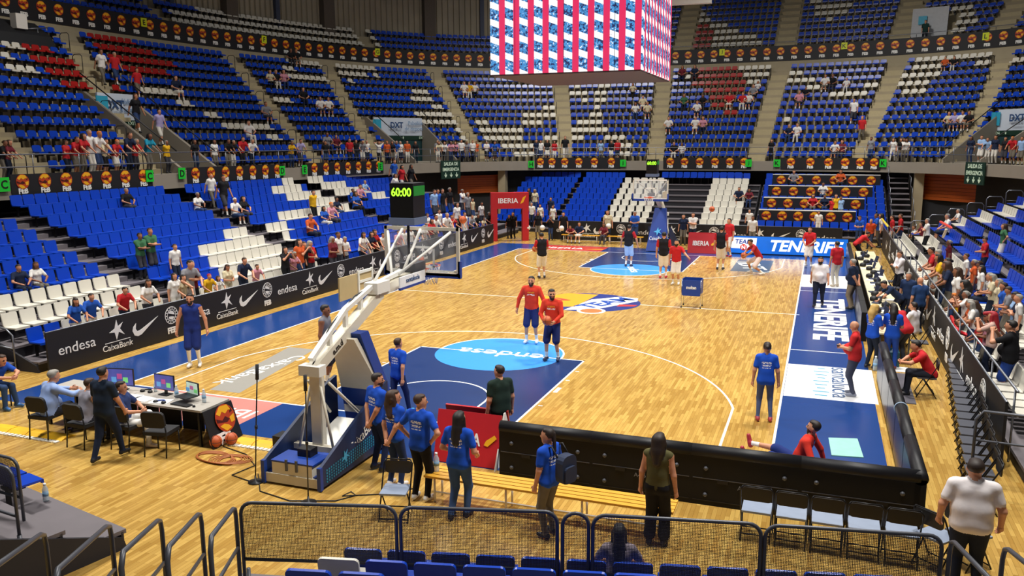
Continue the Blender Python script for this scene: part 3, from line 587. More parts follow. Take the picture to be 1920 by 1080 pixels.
def ucol(x, y):
    for c, q in POLYS:
        if inpoly(x, y, q): return c
    return 'blue'
UP = []
def row_seats(o, z, sa, sb, key):
    L_ = (sb-sa)*((np.linalg.norm(coff((sa+sb)/2+.5, o)-coff((sa+sb)/2-.5, o)))); n = int(L_/.5)
    for i in range(n):
        s = sa+(i+.5)*(sb-sa)/n; p = coff(s, o); x, y, d = pxy((p[0], p[1], z+.6))
        if x < -15 or x > 1935 or y < -8: continue
        if key[0] in (10, 11) and s > COVER_S-.3: continue
        nn = cnm(s); UP.append((d, ucol(x, y), Matrix.Translation((p[0], p[1], z)) @ Matrix.Rotation(math.atan2(nn[1], nn[0])-math.pi/2, 4, 'Z'), (*key, n-i)))
for k in range(NR):
    for bi in range(len(AIS)-1):
        sb, sa = ais(bi, k)-AW, ais(bi+1, k)+AW
        sg = [q for q in segs(k, sa, sb) if q[1]-q[0] > .5]
        for gi, (a_, b_) in enumerate(sg): row_seats(F0(k)+.52, Z0(k), a_+.1, b_-.1, (k, bi if len(sg) == 1 else bi+100*(gi+1)))
for k in range(0, NU):
    for bi, (sa, sb) in enumerate(((25, 41.0), (42.6, 47.2), (48.8, 55.2), (56.8, 63.4), (65.0, 73), (73.4, 89), (90, 106), (107, 131))):
        if k >= 4 and sa > 73: continue
        if sa == 42.6 and k < 4: sb = TD0-.3
        if sb-sa > .7: row_seats(1.5+.8*k, 12.7+.62*k, sa, sb, (k+20, bi))
def ordi(n): return f'{n}{"th" if 10 <= n % 100 <= 20 else {1: "st", 2: "nd", 3: "rd"}.get(n % 10, "th")}'
UP.sort(key=lambda q: q[0]); LOWSEATS.sort(key=lambda q: q[0])
SECT = 'ABCDEFGHIJKL'
def sec(bi): return SECT[bi+2] if bi+2 < 12 else 'L'
for d, c, M, (k, bi, i) in UP[:300]:
    put('stadium_seat', SHM[c], M=M, label=f'{c} shell seat, {ordw(i)} from left, {ordw(k % 20+1)} row up, {ordw(bi % 100+1)} {"upper" if k < 20 else "top"} block'+('', ', right of doorway', ', left of doorway')[bi//100], cat='seat', group='shell seats of the upper tier')
def stuff_seats(name, L, tmpl, cats, label):
    V = []; F = []; Mi = []; off = 0
    mats = [SEATB, SEATW, SEATR, BLACKP]; ci = {'blue': 0, 'white': 1, 'red': 2}
    T = {c: (np.array([v for v in m.v]), m.f, m.m) for c, m in tmpl.items()}
    for d, c, M, _k in L:
        v, f, mi = T[c]; A = np.array(M)[:3]; V.append(v @ A[:, :3].T+A[:, 3]); F += [tuple(i+off for i in q) for q in f]; Mi += [ci[c] if q == 0 else 3 for q in mi]; off += len(v)
    me = bpy.data.meshes.new(name); me.from_pydata(np.concatenate(V).tolist(), [], F)
    for q in mats: me.materials.append(q)
    me.polygons.foreach_set('material_index', Mi); me.update(); put(name, me, label=label, cat=cats, kind='stuff')
stuff_seats('stadium_seats', UP[300:], SH, 'seats', 'remaining shell seats of the upper and top tiers, blue, white and red')
def low_tmpl(c):
    m = MB(); R = Matrix.Rotation(math.radians(-10), 3, 'X'); m.bevbox((0, .0, .60), (.45, .035, .37), .05, R=R); m.box((0, -.23, .41), (.43, .42, .035)); m.box((0, -.02, .2), (.05, .06, .4), m=1); return m
for d, c, M, (j, bi, i, wh) in LOWSEATS[:300]:
    t = put('stand_seat', None, M=M, label=f'{c} plastic seat, {ordw(i+1)} along, {ordw(j+1)} row up, {ordw(bi+1)} block, {wh}', cat='seat', group='blue and white seats of the lower stands')
    put('backrest', LB[c][0], t); put('seat_pan', LB[c][1], t)
stuff_seats('stand_seats', LOWSEATS[300:], {c: low_tmpl(c) for c in ('blue', 'white')}, 'seats', 'remaining blue and white seats of the lower stands')
print('seats', len(LOWSEATS), len(UP))
# ================================================================== JUMBOTRON
def screen_mat(name, nper, rows):
    m = pm(name, 'ffffff', .4, var=0); nt, N, L, b_ = nodes(m)
    tc = N.new('ShaderNodeTexCoord'); sp = N.new('ShaderNodeSeparateXYZ'); L.new(tc.outputs['Object'], sp.inputs[0])
    def M_(op, a, c=None):
        n = N.new('ShaderNodeMath'); n.operation = op
        for i, v in enumerate((a, c)):
            if v is None: continue
            if isinstance(v, (int, float)): n.inputs[i].default_value = v
            else: L.new(v, n.inputs[i])
        return n.outputs[0]
    U = M_('ADD', M_('MULTIPLY', sp.outputs[0], 1/5.13), .5); Vv = M_('MULTIPLY', sp.outputs[2], 1/5.0)
    fu = M_('FRACT', M_('MULTIPLY', U, nper)); red = M_('GREATER_THAN', fu, .58)
    no = N.new('ShaderNodeTexNoise'); no.inputs['Scale'].default_value = 14.0; no.inputs['Detail'].default_value = 5; L.new(tc.outputs['Object'], no.inputs['Vector'])
    band = M_('FRACT', M_('ADD', M_('MULTIPLY', Vv, rows), M_('MULTIPLY', fu, .35)))
    k = M_('MULTIPLY', M_('GREATER_THAN', no.outputs['Fac'], M_('ADD', .36, M_('MULTIPLY', M_('LESS_THAN', band, .38), .35))), 1.0)
    m1 = N.new('ShaderNodeMix'); m1.data_type = 'RGBA'; m1.inputs[6].default_value = lin('ffffff'); m1.inputs[7].default_value = lin('3f8fd0'); L.new(k, m1.inputs[0])
    k2 = M_('GREATER_THAN', no.outputs['Fac'], .55); m1b = N.new('ShaderNodeMix'); m1b.data_type = 'RGBA'; m1b.inputs[7].default_value = lin('16245a'); L.new(m1.outputs[2], m1b.inputs[6]); L.new(M_('MULTIPLY', k, k2), m1b.inputs[0])
    m2 = N.new('ShaderNodeMix'); m2.data_type = 'RGBA'; m2.inputs[7].default_value = lin('e01e5a'); L.new(m1b.outputs[2], m2.inputs[6]); L.new(red, m2.inputs[0])
    [L.remove(l_) for l_ in list(b_.inputs['Base Color'].links)]; b_.inputs['Base Color'].default_value = (.02, .02, .02, 1); L.new(m2.outputs[2], b_.inputs['Emission Color']); b_.inputs['Emission Strength'].default_value = 1.05; return m
t = thing('video_cube', 'hanging four-sided video cube with red and white striped pictures', 'video screen', (-.05, 14.46, 8.0))
MB().box((0, 0, 2.1), (5.0, 5.0, 4.0)).build('cube_body', BLACKP, t); MB().prism([(-2.56, -2.56), (2.56, -2.56), (2.56, 2.56), (-2.56, 2.56)], 0, .06).build('bottom_panel', pm('cube_bottom', '4b3a3c', .5), t)
for k in range(4):
    sm = MB(); sm.box((0, -2.57, 2.3), (5.13, .06, 4.5))
    o = put('screen_panel', sm.mesh('screen_panel', screen_mat('video_picture', 10, 9.0) if k == 0 else screen_mat('video_picture_side', 10, 9.0)), t, M=Matrix.Rotation(k*math.pi/2, 4, 'Z'))
    for x in (-1.7, 0, 1.7): put('panel_joint', MB().box((x, -2.605, 2.3), (.012, .01, 4.5)).mesh('panel_joint', BLACKP), o)
for x in (-2, 2):
    for y in (-2, 2): MB().tube([(x, y, 4.0), (x*.8, y*.8, 11)], .04, 6).build('suspension_cable', STEELD, t)
t['label'] = 'hanging four-sided video cube with red and white striped pictures'
bpy.data.lights  # (the cube lights its surroundings by its own screens)
t = thing('roof_duct', 'white curved roof beam behind the video cube at the top edge', 'beam', tuple(aty(1290, 3, 34))); MB().box((0, 0, 0), (2.6, .4, .3), .1).build('beam_body', WHITEP, t)
# ================================================================== ADVERTISING BOARDS
STAR = [(0, 1), (.16, .34), (.75, .62), (.36, .08), (.9, -.62), (.2, -.22), (-.12, -.95), (-.3, -.2), (-.95, -.1), (-.28, .18)]
SWOOSH = [(-1, -.02), (-.86, -.32), (-.6, -.42), (-.3, -.36), (1.15, .52), (-.35, -.06), (-.62, -.1), (-.74, .06), (-.68, .42), (-.92, .22)]
STARM = MB().prism(STAR[::-1], 0, .006).mesh('star_mark', WHITEL); SWM = MB().prism(SWOOSH, 0, .006).mesh('swoosh_mark', WHITEL)
def seal():
    m = MB()
    for r0, r1 in ((.92, 1.0), (.6, .66)):
        o_ = arc((0, 0), r1, 0, 360, 28); i_ = arc((0, 0), r0, 0, 360, 28)
        for k in range(28): m.prism([i_[k], o_[k], o_[k+1], i_[k+1]], 0, .006)
    m.prism([(-.5, .3), (-.1, .55), (.3, .4), (.5, .0), (.1, .1), (-.2, .2)], 0, .006); m.prism([(-.4, -.1), (.1, -.15), (.45, -.25), (.1, -.55), (-.35, -.4)], 0, .006)
    for k in range(14): a = k*math.pi/7; m.box((.79*math.cos(a), .79*math.sin(a), .003), (.16, .1, .006), a)
    return m.mesh('seal_mark', WHITEL)
SEAL = seal()
def logo(kind, c, u, h, parent):
    """c: centre at board mid height; h: board height"""
    u = Vector(u); v = Vector((0, 0, 1)); c = Vector(c)
    if kind == 'e': text('endesa', c, u, v, .24*h, WHITEL, parent, width=1.05*h, world=True)
    elif kind == 'c':
        put('star_mark', STARM, parent, M=frame(c+v*.13*h, u*.26*h, v*.26*h), world=True); text('CaixaBank', c-v*.27*h, u, v, .15*h, WHITEL, parent, width=.95*h, world=True)
        put('rule_mark', MB().box((0, 0, .003), (1, .015, .006)).mesh('rule_mark', WHITEL), parent, M=frame(c-v*.15*h, u*.8*h, v*h), world=True)
    elif kind == 'n': put('swoosh_mark', SWM, parent, M=frame(c, u*.42*h, v*.42*h), world=True)
    elif kind == 'f':
        put('seal_mark', SEAL, parent, M=frame(c+v*.14*h, u*.24*h, v*.24*h), world=True); text('FEB', c-v*.27*h, u, v, .17*h, WHITEL, parent, bold=.05, world=True)
def board(label, p0, p1, h, marks, u, th=.05, z0=0.):
    p0 = Vector((*p0, z0)); p1 = Vector((*p1, z0)); mid = (p0+p1)/2; L_ = (p1-p0).length; rz = math.atan2(p1.y-p0.y, p1.x-p0.x)
    t = thing('advertising_board', label, 'advertising board', mid, 0)
    MB().box((0, 0, h/2), (L_, th, h), rz).build('board_panel', BANK, t); MB().tube([p0-mid+Vector((0, 0, h)), p1-mid+Vector((0, 0, h))], .022, 6).build('top_rail', GALV, t)
    u = Vector(u).normalized(); n = u.cross(Vector((0, 0, 1)))
    for kind, q in marks: logo(kind, Vector((q[0], q[1], z0+h*.52))+n*(th/2+.004), u, h, t)
    return t
ML = [('e', .79), ('c', 2.11), ('n', 3.11), ('f', 4.17), ('e', 5.25), ('c', 6.65), ('n', 7.72), ('f', 8.77), ('e', 9.95), ('c', 11.37), ('n', 12.38), ('f', 13.54), ('e', 14.75), ('c', 16.1), ('n', 17.1), ('f', 18.3), ('e', 19.5), ('c', 20.9), ('n', 21.9), ('f', 23.0), ('e', 24.4), ('c', 25.9), ('n', 27.3), ('f', 28.6), ('n', 29.7)]
board('long black sponsor board in front of the left stand', (-9.95, -.1), (-9.95, 30.2), 1.1, [(k, (-9.95, y)) for k, y in ML], (0, 1, 0))
board('black sponsor board behind the far basket and benches', (-7.3, 33.0), (9.3, 33.0), 1.15, [(k, (x, 33.0)) for k, x in (('e', -6.3), ('c', -5.0), ('n', -4.1), ('f', -2.9), ('e', -1.4), ('c', .1), ('n', 1.3), ('f', 2.5), ('e', 3.7), ('c', 5.0), ('n', 6.1), ('f', 7.2), ('e', 8.4))], (1, 0, 0))
board('black sponsor board between the courtside tables and the right stand', (11.35, 33.5), (11.35, 1.0), 1.25, [(k, (11.35, y)) for k, y in (('f', 3), ('e', 4.3), ('c', 5.7), ('n', 6.8), ('f', 8), ('e', 9.3), ('c', 10.8), ('n', 12), ('f', 13.2), ('e', 14.6), ('c', 16), ('n', 17.2), ('f', 18.5), ('e', 20), ('c', 21.5), ('n', 22.8), ('f', 24.2), ('e', 26), ('c', 28), ('n', 30))], (0, -1, 0))
t = thing('guard_rail', 'steel tube rail on top of the right sponsor board', 'railing', (11.5, 17, 0))
MB().tube([(0, -16, 1.45), (0, 16.4, 1.45)], .025, 6).build('rail', GALV, t)
for k in range(16): MB().tube([(0, -15.8+2.1*k, .1), (0, -15.8+2.1*k, 1.45)], .02, 6).build('post', GALV, t)
# LED perimeter boards: black backs, padded roll on top
def led(label, p0, p1, h=.86, txt=None, back=(0, -1, 0), face=None, pad=True):
    p0 = Vector((*p0, 0)); p1 = Vector((*p1, 0)); mid = (p0+p1)/2; L_ = (p1-p0).length; rz = math.atan2(p1.y-p0.y, p1.x-p0.x)
    t = thing('led_board', label, 'perimeter board', mid, rz)
    MB().box((0, 0, h/2), (L_, .16, h)).build('cabinet', pm('led_cabinet', '09090b', .6, spec=.3), t)
    if pad: MB().tube([(-L_/2, 0, h+.02), (L_/2, 0, h+.02)], .105, 12).build('top_pad', pm('pad_black', '131317', .5, spec=.35), t)
    for sx in (-1, 1):
        for z in (.18, .62): MB().lathe([(.035, 0), (.035, .012), (.02, .012), (.02, .018)], 10, (sx*L_*.36, -.085, z), A=Matrix.Rotation(math.pi/2, 3, 'X')).build('latch', STEELD, t)
        MB().box((sx*L_*.2, -.085, .42), (.16, .015, .06)).build('handle', pm('pad_black', '131317', .5, spec=.35), t)
    for z in (.08, .45, .82): MB().box((0, -.083, z), (L_-.06, .006, .012)).build('rib', STEELD if z == .45 else BLACKP, t)
    if txt: text(txt, (0, -.09, .36), (1, 0, 0), (0, 0, 1), .07, pm('stencil_grey', '77777a', .6), t)
    if face: MB().box((0, .085, h/2+.02), (L_-.04, .012, h-.08)).build('screen_face', face, t)
    return t
for i, tx in enumerate(('A-33', 'A-26', 'A-27', 'A-30')):
    led(f'black back of the near baseline perimeter board, stencilled {tx}', (3.12+1.65*i, -2.12), (3.12+1.65*(i+1), -2.12), txt=tx)
for i in range(5):
    ys = -2.2+1.72*i; led('dark perimeter board along the right apron, '+('corner one', 'second from near corner', 'third from near corner', 'fourth from near corner', 'last before the water bottles')[i], (9.72, ys), (9.72, ys+1.7), face=pm('led_off_navy', '101a30', .3))
t = put('cable_tie', MB().tube([(9.72+.115*math.cos(a), 1.25, .88+.115*math.sin(a)) for a in np.linspace(0, 6.283, 17)[:-1]], .012, 6, closed=True).mesh('cable_tie', pm('tie_pale_blue', '9fb6cf', .5)), label='pale blue strap tied round the right perimeter pad', cat='strap')
for i in range(9):
    ys = 10.6+2.0*i; led('dark perimeter board beside the media table, '+('nearest of nine', 'second of nine', 'third of nine', 'fourth of nine', 'fifth of nine', 'sixth of nine', 'seventh of nine', 'eighth of nine', 'farthest of nine')[i], (9.5, ys), (9.5, ys+1.98), face=pm('led_off_navy', '101a30', .3), pad=False)
    pass
# far blue LED wall: TENERIFE
LEDB = pm('led_blue_picture', '1466c8', .4, var=.35, scale=1.2, emit=.75)
t = thing('led_board', 'bright blue screen board reading TENERIFE at the far baseline', 'perimeter board', (6.65, 29.45, 0))
MB().box((0, .1, .48), (5.8, .16, .96)).build('cabinet', BLACKP, t); MB().box((0, .01, .5), (5.7, .02, .88)).build('screen_face', LEDB, t)
WE = pm('led_white_letters', 'ffffff', .4, var=.02, emit=.9); text('TENERIFE', (.9, -.005, .5), (1, 0, 0), (0, 0, 1), .58, WE, t, width=3.5, shear=.25, bold=.03)
text('TEAM', (-2.2, -.005, .66), (1, 0, 0), (0, 0, 1), .24, pm('led_navy_letters', '1a3f9a', .4, emit=.4), t, width=.85, shear=.15, bold=.03)
MB().prism([(-.62, -.2), (.62, -.2), (.66, .36), (-.6, .36)], 0, .008, T=lambda a, b_, h: (-2.2+a, -.001-h*.1, .5+b_)).build('logo_patch', WE, t); MB().lathe([(.17, 0), (.17, .012)], 16, (-2.2, -.002, .36), A=Matrix.Rotation(math.pi/2, 3, 'X')).build('logo_disc', pm('led_red', 'd8321e', .4, emit=.6), t); text('N', (-2.2, -.018, .36), (1, 0, 0), (0, 0, 1), .2, WE, t, bold=.03)
# red folding A-frame boards
def aframe(label, c, w_, rz, h=1.0, mirror=False):
    t = thing('a_frame_board', label, 'sign', c, rz)
    for s in (-1, 1):
        MB().box((0, s*.28, h/2), (w_, .04, h*1.03), R=Matrix.Rotation(s*math.radians(16), 3, 'X')).build('panel', REDP, t)
    MB().prism([(-.52, 0), (.52, 0), (.03, h), (-.03, h)], -.02, 0, T=lambda a, b_, hh: (w_/2+hh, a, b_)).build('end_panel', WHITEP, t)
    R = Matrix.Rotation(math.radians(-16), 3, 'X')
    o = Vector((-.06*w_, -.285, h/2))+R @ Vector((0, -.026, 0)); text('IBERIA', o, (1, 0, 0), tuple(R @ Vector((0, 0, 1))), .24*h, WHITEL, t, width=w_*.55, bold=.02)
    MB().prism([(.27*w_, -.09*h), (.33*w_, -.11*h), (.46*w_, .06*h), (.42*w_, .12*h), (.3*w_, .0)], 0, .006, T=lambda a, b_, hh: tuple(o+Vector((a+.06*w_, 0, 0))+R @ Vector((0, -hh, b_)))).build('flash_mark', YELL, t)
    return t
aframe('red folding floor board with yellow flash behind the blue-shirted group', (2.36, -1.55, 0), 1.25, 0, .92); aframe('red folding floor board lettered IBERIA at the far baseline', (2.4, 29.4, 0), 1.55, 0, 1.05)
# red IBERIA tunnel gate
t = thing('tunnel_gate', 'red players tunnel gate lettered IBERIA in the far left corner', 'gate', (-9.3, 31.3, 0), math.radians(28))
for x in (-.95, .95): MB().box((x, .2, 1.45), (.38, .5, 2.9)).build('gate_post', REDP, t)
MB().box((0, .2, 2.42), (1.54, .5, .96)).build('gate_header', REDP, t)
text('IBERIA', (-.1, -.06, 2.42), (1, 0, 0), (0, 0, 1), .3, WHITEL, t, width=1.2, bold=.02); MB().prism([(.62, -.2), (.8, -.12), (.98, .3), (.78, .18)], 0, .01, T=lambda a, b_, h: (a, -.051-h, 2.42+b_)).build('flash_mark', YELL, t)
# ================================================================== BASKETS
GLASS = pm('backboard_glass', 'dfe6ea', .05, var=0); _b = nodes(GLASS)[3]; _b.inputs['Alpha'].default_value = .14
def cube_clock(parent_y, sgn):
    pass
def basket(label, by, sgn, near):
    """by: baseline y; sgn +1: court lies at larger y"""
    rz = 0 if sgn > 0 else math.pi
    t = thing('basket_stand', label, 'basketball hoop', (0, by, 0), rz)
    # backboard
    bb = thing('backboard', None, None); bb.parent = t; WORLDM[bb.name] = WORLDM[t.name]
    bb['label'] = 'glass backboard with frame, padding, rim and net'
    def q(name, m, mats): return put(name, m.mesh(name, mats), bb)
    q('glass_pane', MB().box((0, 1.2, 3.43), (1.7, .02, .97)), GLASS)
    m = MB()
    for z in (2.93, 3.92): m.box((0, 1.18, z), (1.8, .05, .07))
    for x in (-.87, .87): m.box((x, 1.18, 3.43), (.07, .05, 1.05))
    q('board_frame', m, CREAM)
    m = MB(); m.box((0, 1.2, 2.9), (1.84, .09, .1))
    for x in (-.9, .9): m.box((x, 1.2, 3.05), (.06, .09, .36))
    q('board_padding', m, NAVYP)
    m = MB()
    for z in (3.075, 3.5): m.box((0, 1.213, z), (.59, .004, .05))
    for x in (-.27, .27): m.box((x, 1.213, 3.29), (.05, .004, .45))
    for z in (2.99, 3.9): m.box((0, 1.213, z), (1.7, .004, .04))
    q('target_lines', m, WLINE)
    q('rim', MB().tube([(.228*math.cos(a), 1.575+.228*math.sin(a), 3.05) for a in np.linspace(0, 6.283, 25)[:-1]], .011, 6, closed=True).box((0, 1.27, 3.03), (.18, .16, .05)).box((0, 1.22, 3.0), (.14, .03, .16)), RIMO)
    m = MB()
    for d in (1, -1):
        for k in range(12):
            a = k*math.pi/6; m.tube([((.225-.02*j)*math.cos(a+d*.26*j), 1.575+(.225-.02*j)*math.sin(a+d*.26*j), 3.04-.1*j) for j in range(5)], .006, 4)
    q('net', m, pm('net_white', 'e8e2da', .7))
    # arm
    m = MB()
    def beam(a, c, w_, h_, mm=m):
        a, c = Vector(a), Vector(c); d = (c-a); R = d.to_track_quat('Y', 'Z').to_matrix(); mm.box((a+c)/2, (w_, d.length, h_), R=R)
    beam((0, -3.1, 1.85), (0, -.75, 2.82), .2, .2); beam((0, -.9, 2.86), (0, 1.12, 2.98), .22, .2)
    MB.build(m, 'main_arm', CREAM, t)
    m = MB(); beam((0, -3.15, 2.05), (0, -2.0, 2.72), .1, .08, m); beam((0, -2.0, 2.72), (0, -1.0, 3.0), .1, .08, m); beam((0, -1.0, 3.0), (0, .2, 3.12), .1, .08, m)
    for y, z0, z1 in ((-2.55, 2.1, 2.4), (-2.0, 2.32, 2.72), (-1.45, 2.55, 2.87), (-.9, 2.8, 3.02)): beam((0, y, z0), (0, y+.001, z1), .07, .09, m)
    m.build('parallel_arm', WHITEP, t)
    for a, c in (((-.05, -.85, 3.02), (-.42, 1.1, 3.9)), ((.05, .0, 3.08), (.72, 1.14, 3.86)), ((-.08, -.05, 3.06), (-.8, 1.14, 3.84)), ((0, .3, 3.1), (0, 1.14, 3.9))):
        MB().tube([a, c], .032, 8).build('brace', WHITEP, t)
    MB().box((0, -.8, 2.95), (.3, .5, .22)).build('arm_joint', WHITEP, t); MB().box((0, .75, 3.15), (.35, .5, .18)).build('rear_bracket', STEELD, t)
    MB().tube([(0, -3.1, 1.95), (-.02, -2.5, 2.5), (-.03, -1.6, 2.9), (0, -.5, 3.06)], .015, 6).build('cable', BLACKP, t)
    for x in (.24, -.35):
        s = put('sponsor_sign', MB().box((x, .24 if x > 0 else -1.0, 2.96 if x > 0 else 3.0), (.03, 1.12 if x > 0 else 1.25, .22 if x > 0 else .45)).mesh('sponsor_sign', [pm('sign_white', 'eef0f2', .5) if x > 0 else BEIGE]), t)
        if x > 0:
            text('santalucía', (x+.02, .24, 2.98), (0, 1, 0), (0, 0, 1), .1, pm('santalucia_blue', '29507f', .4), s, width=.6); MB().box((x, .24, 2.83), (.05, 1.12, .05)).build('sign_edge', NAVYP, s)
        else:
            for y in (-.95, -.42): MB().box((x+.02, y, 3.0), (.04, .05, .55)).build('sign_frame', WHITEP, s)
            for z in (2.85, 3.05, 3.24): MB().box((x+.02, -.68, z), (.04, .5, .05)).build('sign_frame', WHITEP, s)
    text('e.m.d', (.104, -2.45, 2.12), (0, .92, .39), (0, -.39, .92), .12, BLACKP, t, bold=.02)
    # mast and base
    m = MB(); m.box((0, -3.0, 1.1), (.2, .16, 1.5)); m.build('mast', BEIGE if False else CREAM, t)
    MB().box((0, -3.12, 1.86), (.42, .22, .18)).build('mast_head', WHITEP, t)
    for x in (-.35, .35): MB().tube([(x, -3.1, .42), (x*.3, -3.05, 1.55)], .025, 6).build('strut', CREAM, t); MB().tube([(x*.6, -2.95, 1.6), (x, -2.1, .75)], .028, 6).build('strut', CREAM, t)
    MB().box((0, -3.05, .42), (.95, .12, .1)).build('cross_bar', CREAM, t)
    tr = lambda w0, w1, y0, y1, z0, z1, th: [(-w0/2, y0, z0), (w0/2, y0, z0), (w1/2, y1, z1), (-w1/2, y1, z1)]
    def slab(pts, off): return MB().add(pts+[(p[0], p[1]+off, p[2]) for p in pts], [(0, 1, 2, 3), (7, 6, 5, 4), (0, 4, 5, 1), (1, 5, 6, 2), (2, 6, 7, 3), (3, 7, 4, 0)])
    slab(tr(1.05, .5, -1.18, -2.02, .62, 2.2, 0), -.12).build('front_shield', CREAM, t); slab(tr(1.16, .6, -.85, -1.7, .05, 2.28, 0), -.3).build('front_padding', NAVYP, t)
    MB().box((0, -1.35, .6), (.95, .12, .14)).build('cross_bar', WHITEP, t)
    MB().box((0, -2.55, .12), (1.0, 2.55, .2)).build('chassis', NAVYP, t); MB().box((0, -3.6, .3), (.8, .5, .22)).build('ballast_box', CREAM, t); MB().box((0, -3.6, .42), (.84, .5, .03)).build('ballast_lid', NAVYP, t); MB().box((0, -3.84, .12), (1.1, .05, .16)).build('rear_bumper', CREAM, t)
    MB().box((0, -2.2, .34), (.8, .9, .2), R=Matrix.Rotation(.25, 3, 'X')).build('cover_sheet', WHITEP, t)
    SP = pm('side_panel_navy', '14284f', .5)
    for x in (-.56, .56):
        s = put('side_panel', MB().prism([(-3.86, .06), (-1.55, .06), (-1.55, 1.3), (-1.9, 1.22), (-3.84, .42)], -.03, .03, T=lambda a, b_, h, x=x: (x+h, a, b_)).mesh('side_panel', SP), t)
        if x > 0:
            text('CaixaBank', (.595, -2.5, .56), (0, .93, .37), (0, -.28, .96), .2, WHITEL, s, width=.95); put('star_mark', MB().prism(STAR[::-1], 0, .006).mesh('star_mark', pm('caixa_blue', '49aee0', .5)), s, M=frame((.595, -3.12, .36), (0, .12, .05), (0, -.04, .12)))
            m = MB()
            for r in range(5):
                for k in range(34-3*r): m.box((.594, -3.7+.07*k, .12+.05*r+.005*k), (.006, .035, .028))
            m.build('halftone_print', pm('print_teal', '1f86a8', .5), s, kind='stuff')
        MB().box((x, -3.86, .22), (.07, .08, .4)).build('corner_pad', NAVYP, s)
    if near:
        MB().box((.05, -3.45, .5), (.26, .22, .14)).build('winch_case', BLACKP, t)
        for x in (-.1, .1): MB().box((x, -3.86, .38), (.04, .03, .2)).build('lever', STEELD, t)
    # clock cube
    sx = 1 if sgn > 0 else -1
    c = put('clock_cube', None, t, M=Matrix.Translation((-.02*sx, .62, 4.07))); WORLDM[c.name] = WORLDM[t.name] @ c.matrix_basis
    c['label'] = 'black four-faced game clock showing 60:00'
    MB().box((0, 0, .5), (.54, .54, .72)).build('clock_body', pm('clock_black', '08080a', .35), c); MB().box((0, 0, .07), (.6, .6, .15)).build('clock_skirt', pm('clock_skirt', '5d6a86', .5), c)
    LG = pm('digit_green', '9bff30', .5, var=0, emit=1.6)
    for k in range(4):
        A = Matrix.Rotation(k*math.pi/2, 4, 'Z'); u = A @ Vector((1, 0, 0)); n = A @ Vector((0, -1, 0))
        if (k % 2 == 0): text('60:00', n*.275+Vector((0, 0, .68)), u, (0, 0, 1), .18, LG, c, width=.46, bold=.02)
        else:
            MB().box(tuple(n*.272+Vector((0, 0, .7))), (.5 if k % 2 == 0 else .02, .02 if k % 2 == 0 else .5, .2)).build('side_display', pm('display_green', '0e6a22', .5, emit=.35), c)
    MB().tube([(0, 0, -1.05), (0, 0, .0)], .03, 8).build('clock_post', STEELD, c)
    return t
basket('portable basketball hoop with ivory arm beside the blue-shirted group', 0, 1, True)
basket('distant portable basketball hoop with blue padded front at the far baseline', 28, -1, False)
t = [o for o in bpy.data.objects if o.name.startswith('basket_stand')][1]
text('CaixaBank', (0, -.98, .72), (-1, 0, 0), (0, -.36, .93), .2, WHITEL, t, width=.85); put('star_mark', MB().prism(STAR[::-1], 0, .01).mesh('star_mark', MATS['caixa_blue']), t, M=frame((0, -1.12, 1.08), (-.24, 0, 0), (0, -.09, .22)))
# ================================================================== FOLDING CHAIRS, BENCHES, TABLES
def folding_chair(kind, sc_='8793a8'):
    t = thing('folding_chair', 'x', 'chair', (0, 0, 0))
    SEATC = pm('chair_seat_'+sc_, sc_, .4) if kind else BLACKP
    m = MB()
    MB().bevbox((0, 0, 0), (.42, .4, .03), .03, R=Matrix.Rotation(math.pi/2, 3, 'X')) if False else None
    MB().box((0, -.02, .45), (.41, .4, .03)).build('seat', SEATC, t); MB().bevbox((0, .2, .74), (.42, .02, .2), .05).build('backrest', BLACKP, t)
    FR = pm('chair_frame_black', '1b1b1e', .4, .4)
    for x in (-.225, .225):
        MB().tube([(x, -.22, .0), (x, .0, .42), (x, .2, .8), (x*.85, .215, .86)], .012, 6).build('leg', FR, t); MB().tube([(x*.9, .2, .0), (x*.9, -.1, .43)], .012, 6).build('leg', FR, t)
    MB().tube([(-.225, -.2, .05), (.225, -.2, .05)], .01, 6).build('stretcher', FR, t); MB().tube([(-.19, .15, .1), (.19, .15, .1)], .01, 6).build('stretcher', FR, t); MB().tube([(-.19, .215, .86), (.19, .215, .86)], .012, 6).build('top_bar', FR, t)
    return kids(t)
FC = folding_chair(True); first = True
def place_chair(x, y, rz, label, src=None):
    global first
    M = Matrix.Translation((x, y, 0)) @ Matrix.Rotation(rz, 4, 'Z')
    if first: FC.matrix_basis = M; FC['label'] = label; FC['group'] = 'grey-seated folding chairs'; first = False; return FC
    c = copy_thing(FC, M, label); return c
ORDW = ('first', 'second', 'third', 'fourth', 'fifth', 'sixth', 'seventh', 'eighth', 'ninth', 'tenth', 'eleventh', 'twelfth', 'thirteenth', 'fourteenth', 'fifteenth', 'sixteenth', 'seventeenth', 'eighteenth', 'nineteenth', 'twentieth')
for i in range(5): place_chair(7.5+.48*i, -3.05-.02*i, math.pi+(.35 if i == 4 else 0)*0, f'folding chair with pale seat behind the near perimeter board, {ORDW[i]} from left')
place_chair(9.85, -3.1, math.pi-.7, 'folding chair turned sideways at the corner of the perimeter boards'); place_chair(10.25, -2.9, math.pi-.9, 'folding chair half hidden behind the man in white polo')
place_chair(2.2, -4.25, .25, 'lone folding chair beside the man with hands on hips')
DC = folding_chair(True, '4a4c55')
for i in range(17):
    M = Matrix.Translation((10.75+.045*i, -.9+.5*i, 0)) @ Matrix.Rotation(-math.pi/2, 4, 'Z')
    lb = f'folding chair in the dark courtside row at right, {ORDW[i]} from near end'
    if i == 0: DC.matrix_basis = M; DC['label'] = lb; DC['group'] = 'courtside folding chairs at right'
    else: copy_thing(DC, M, lb)
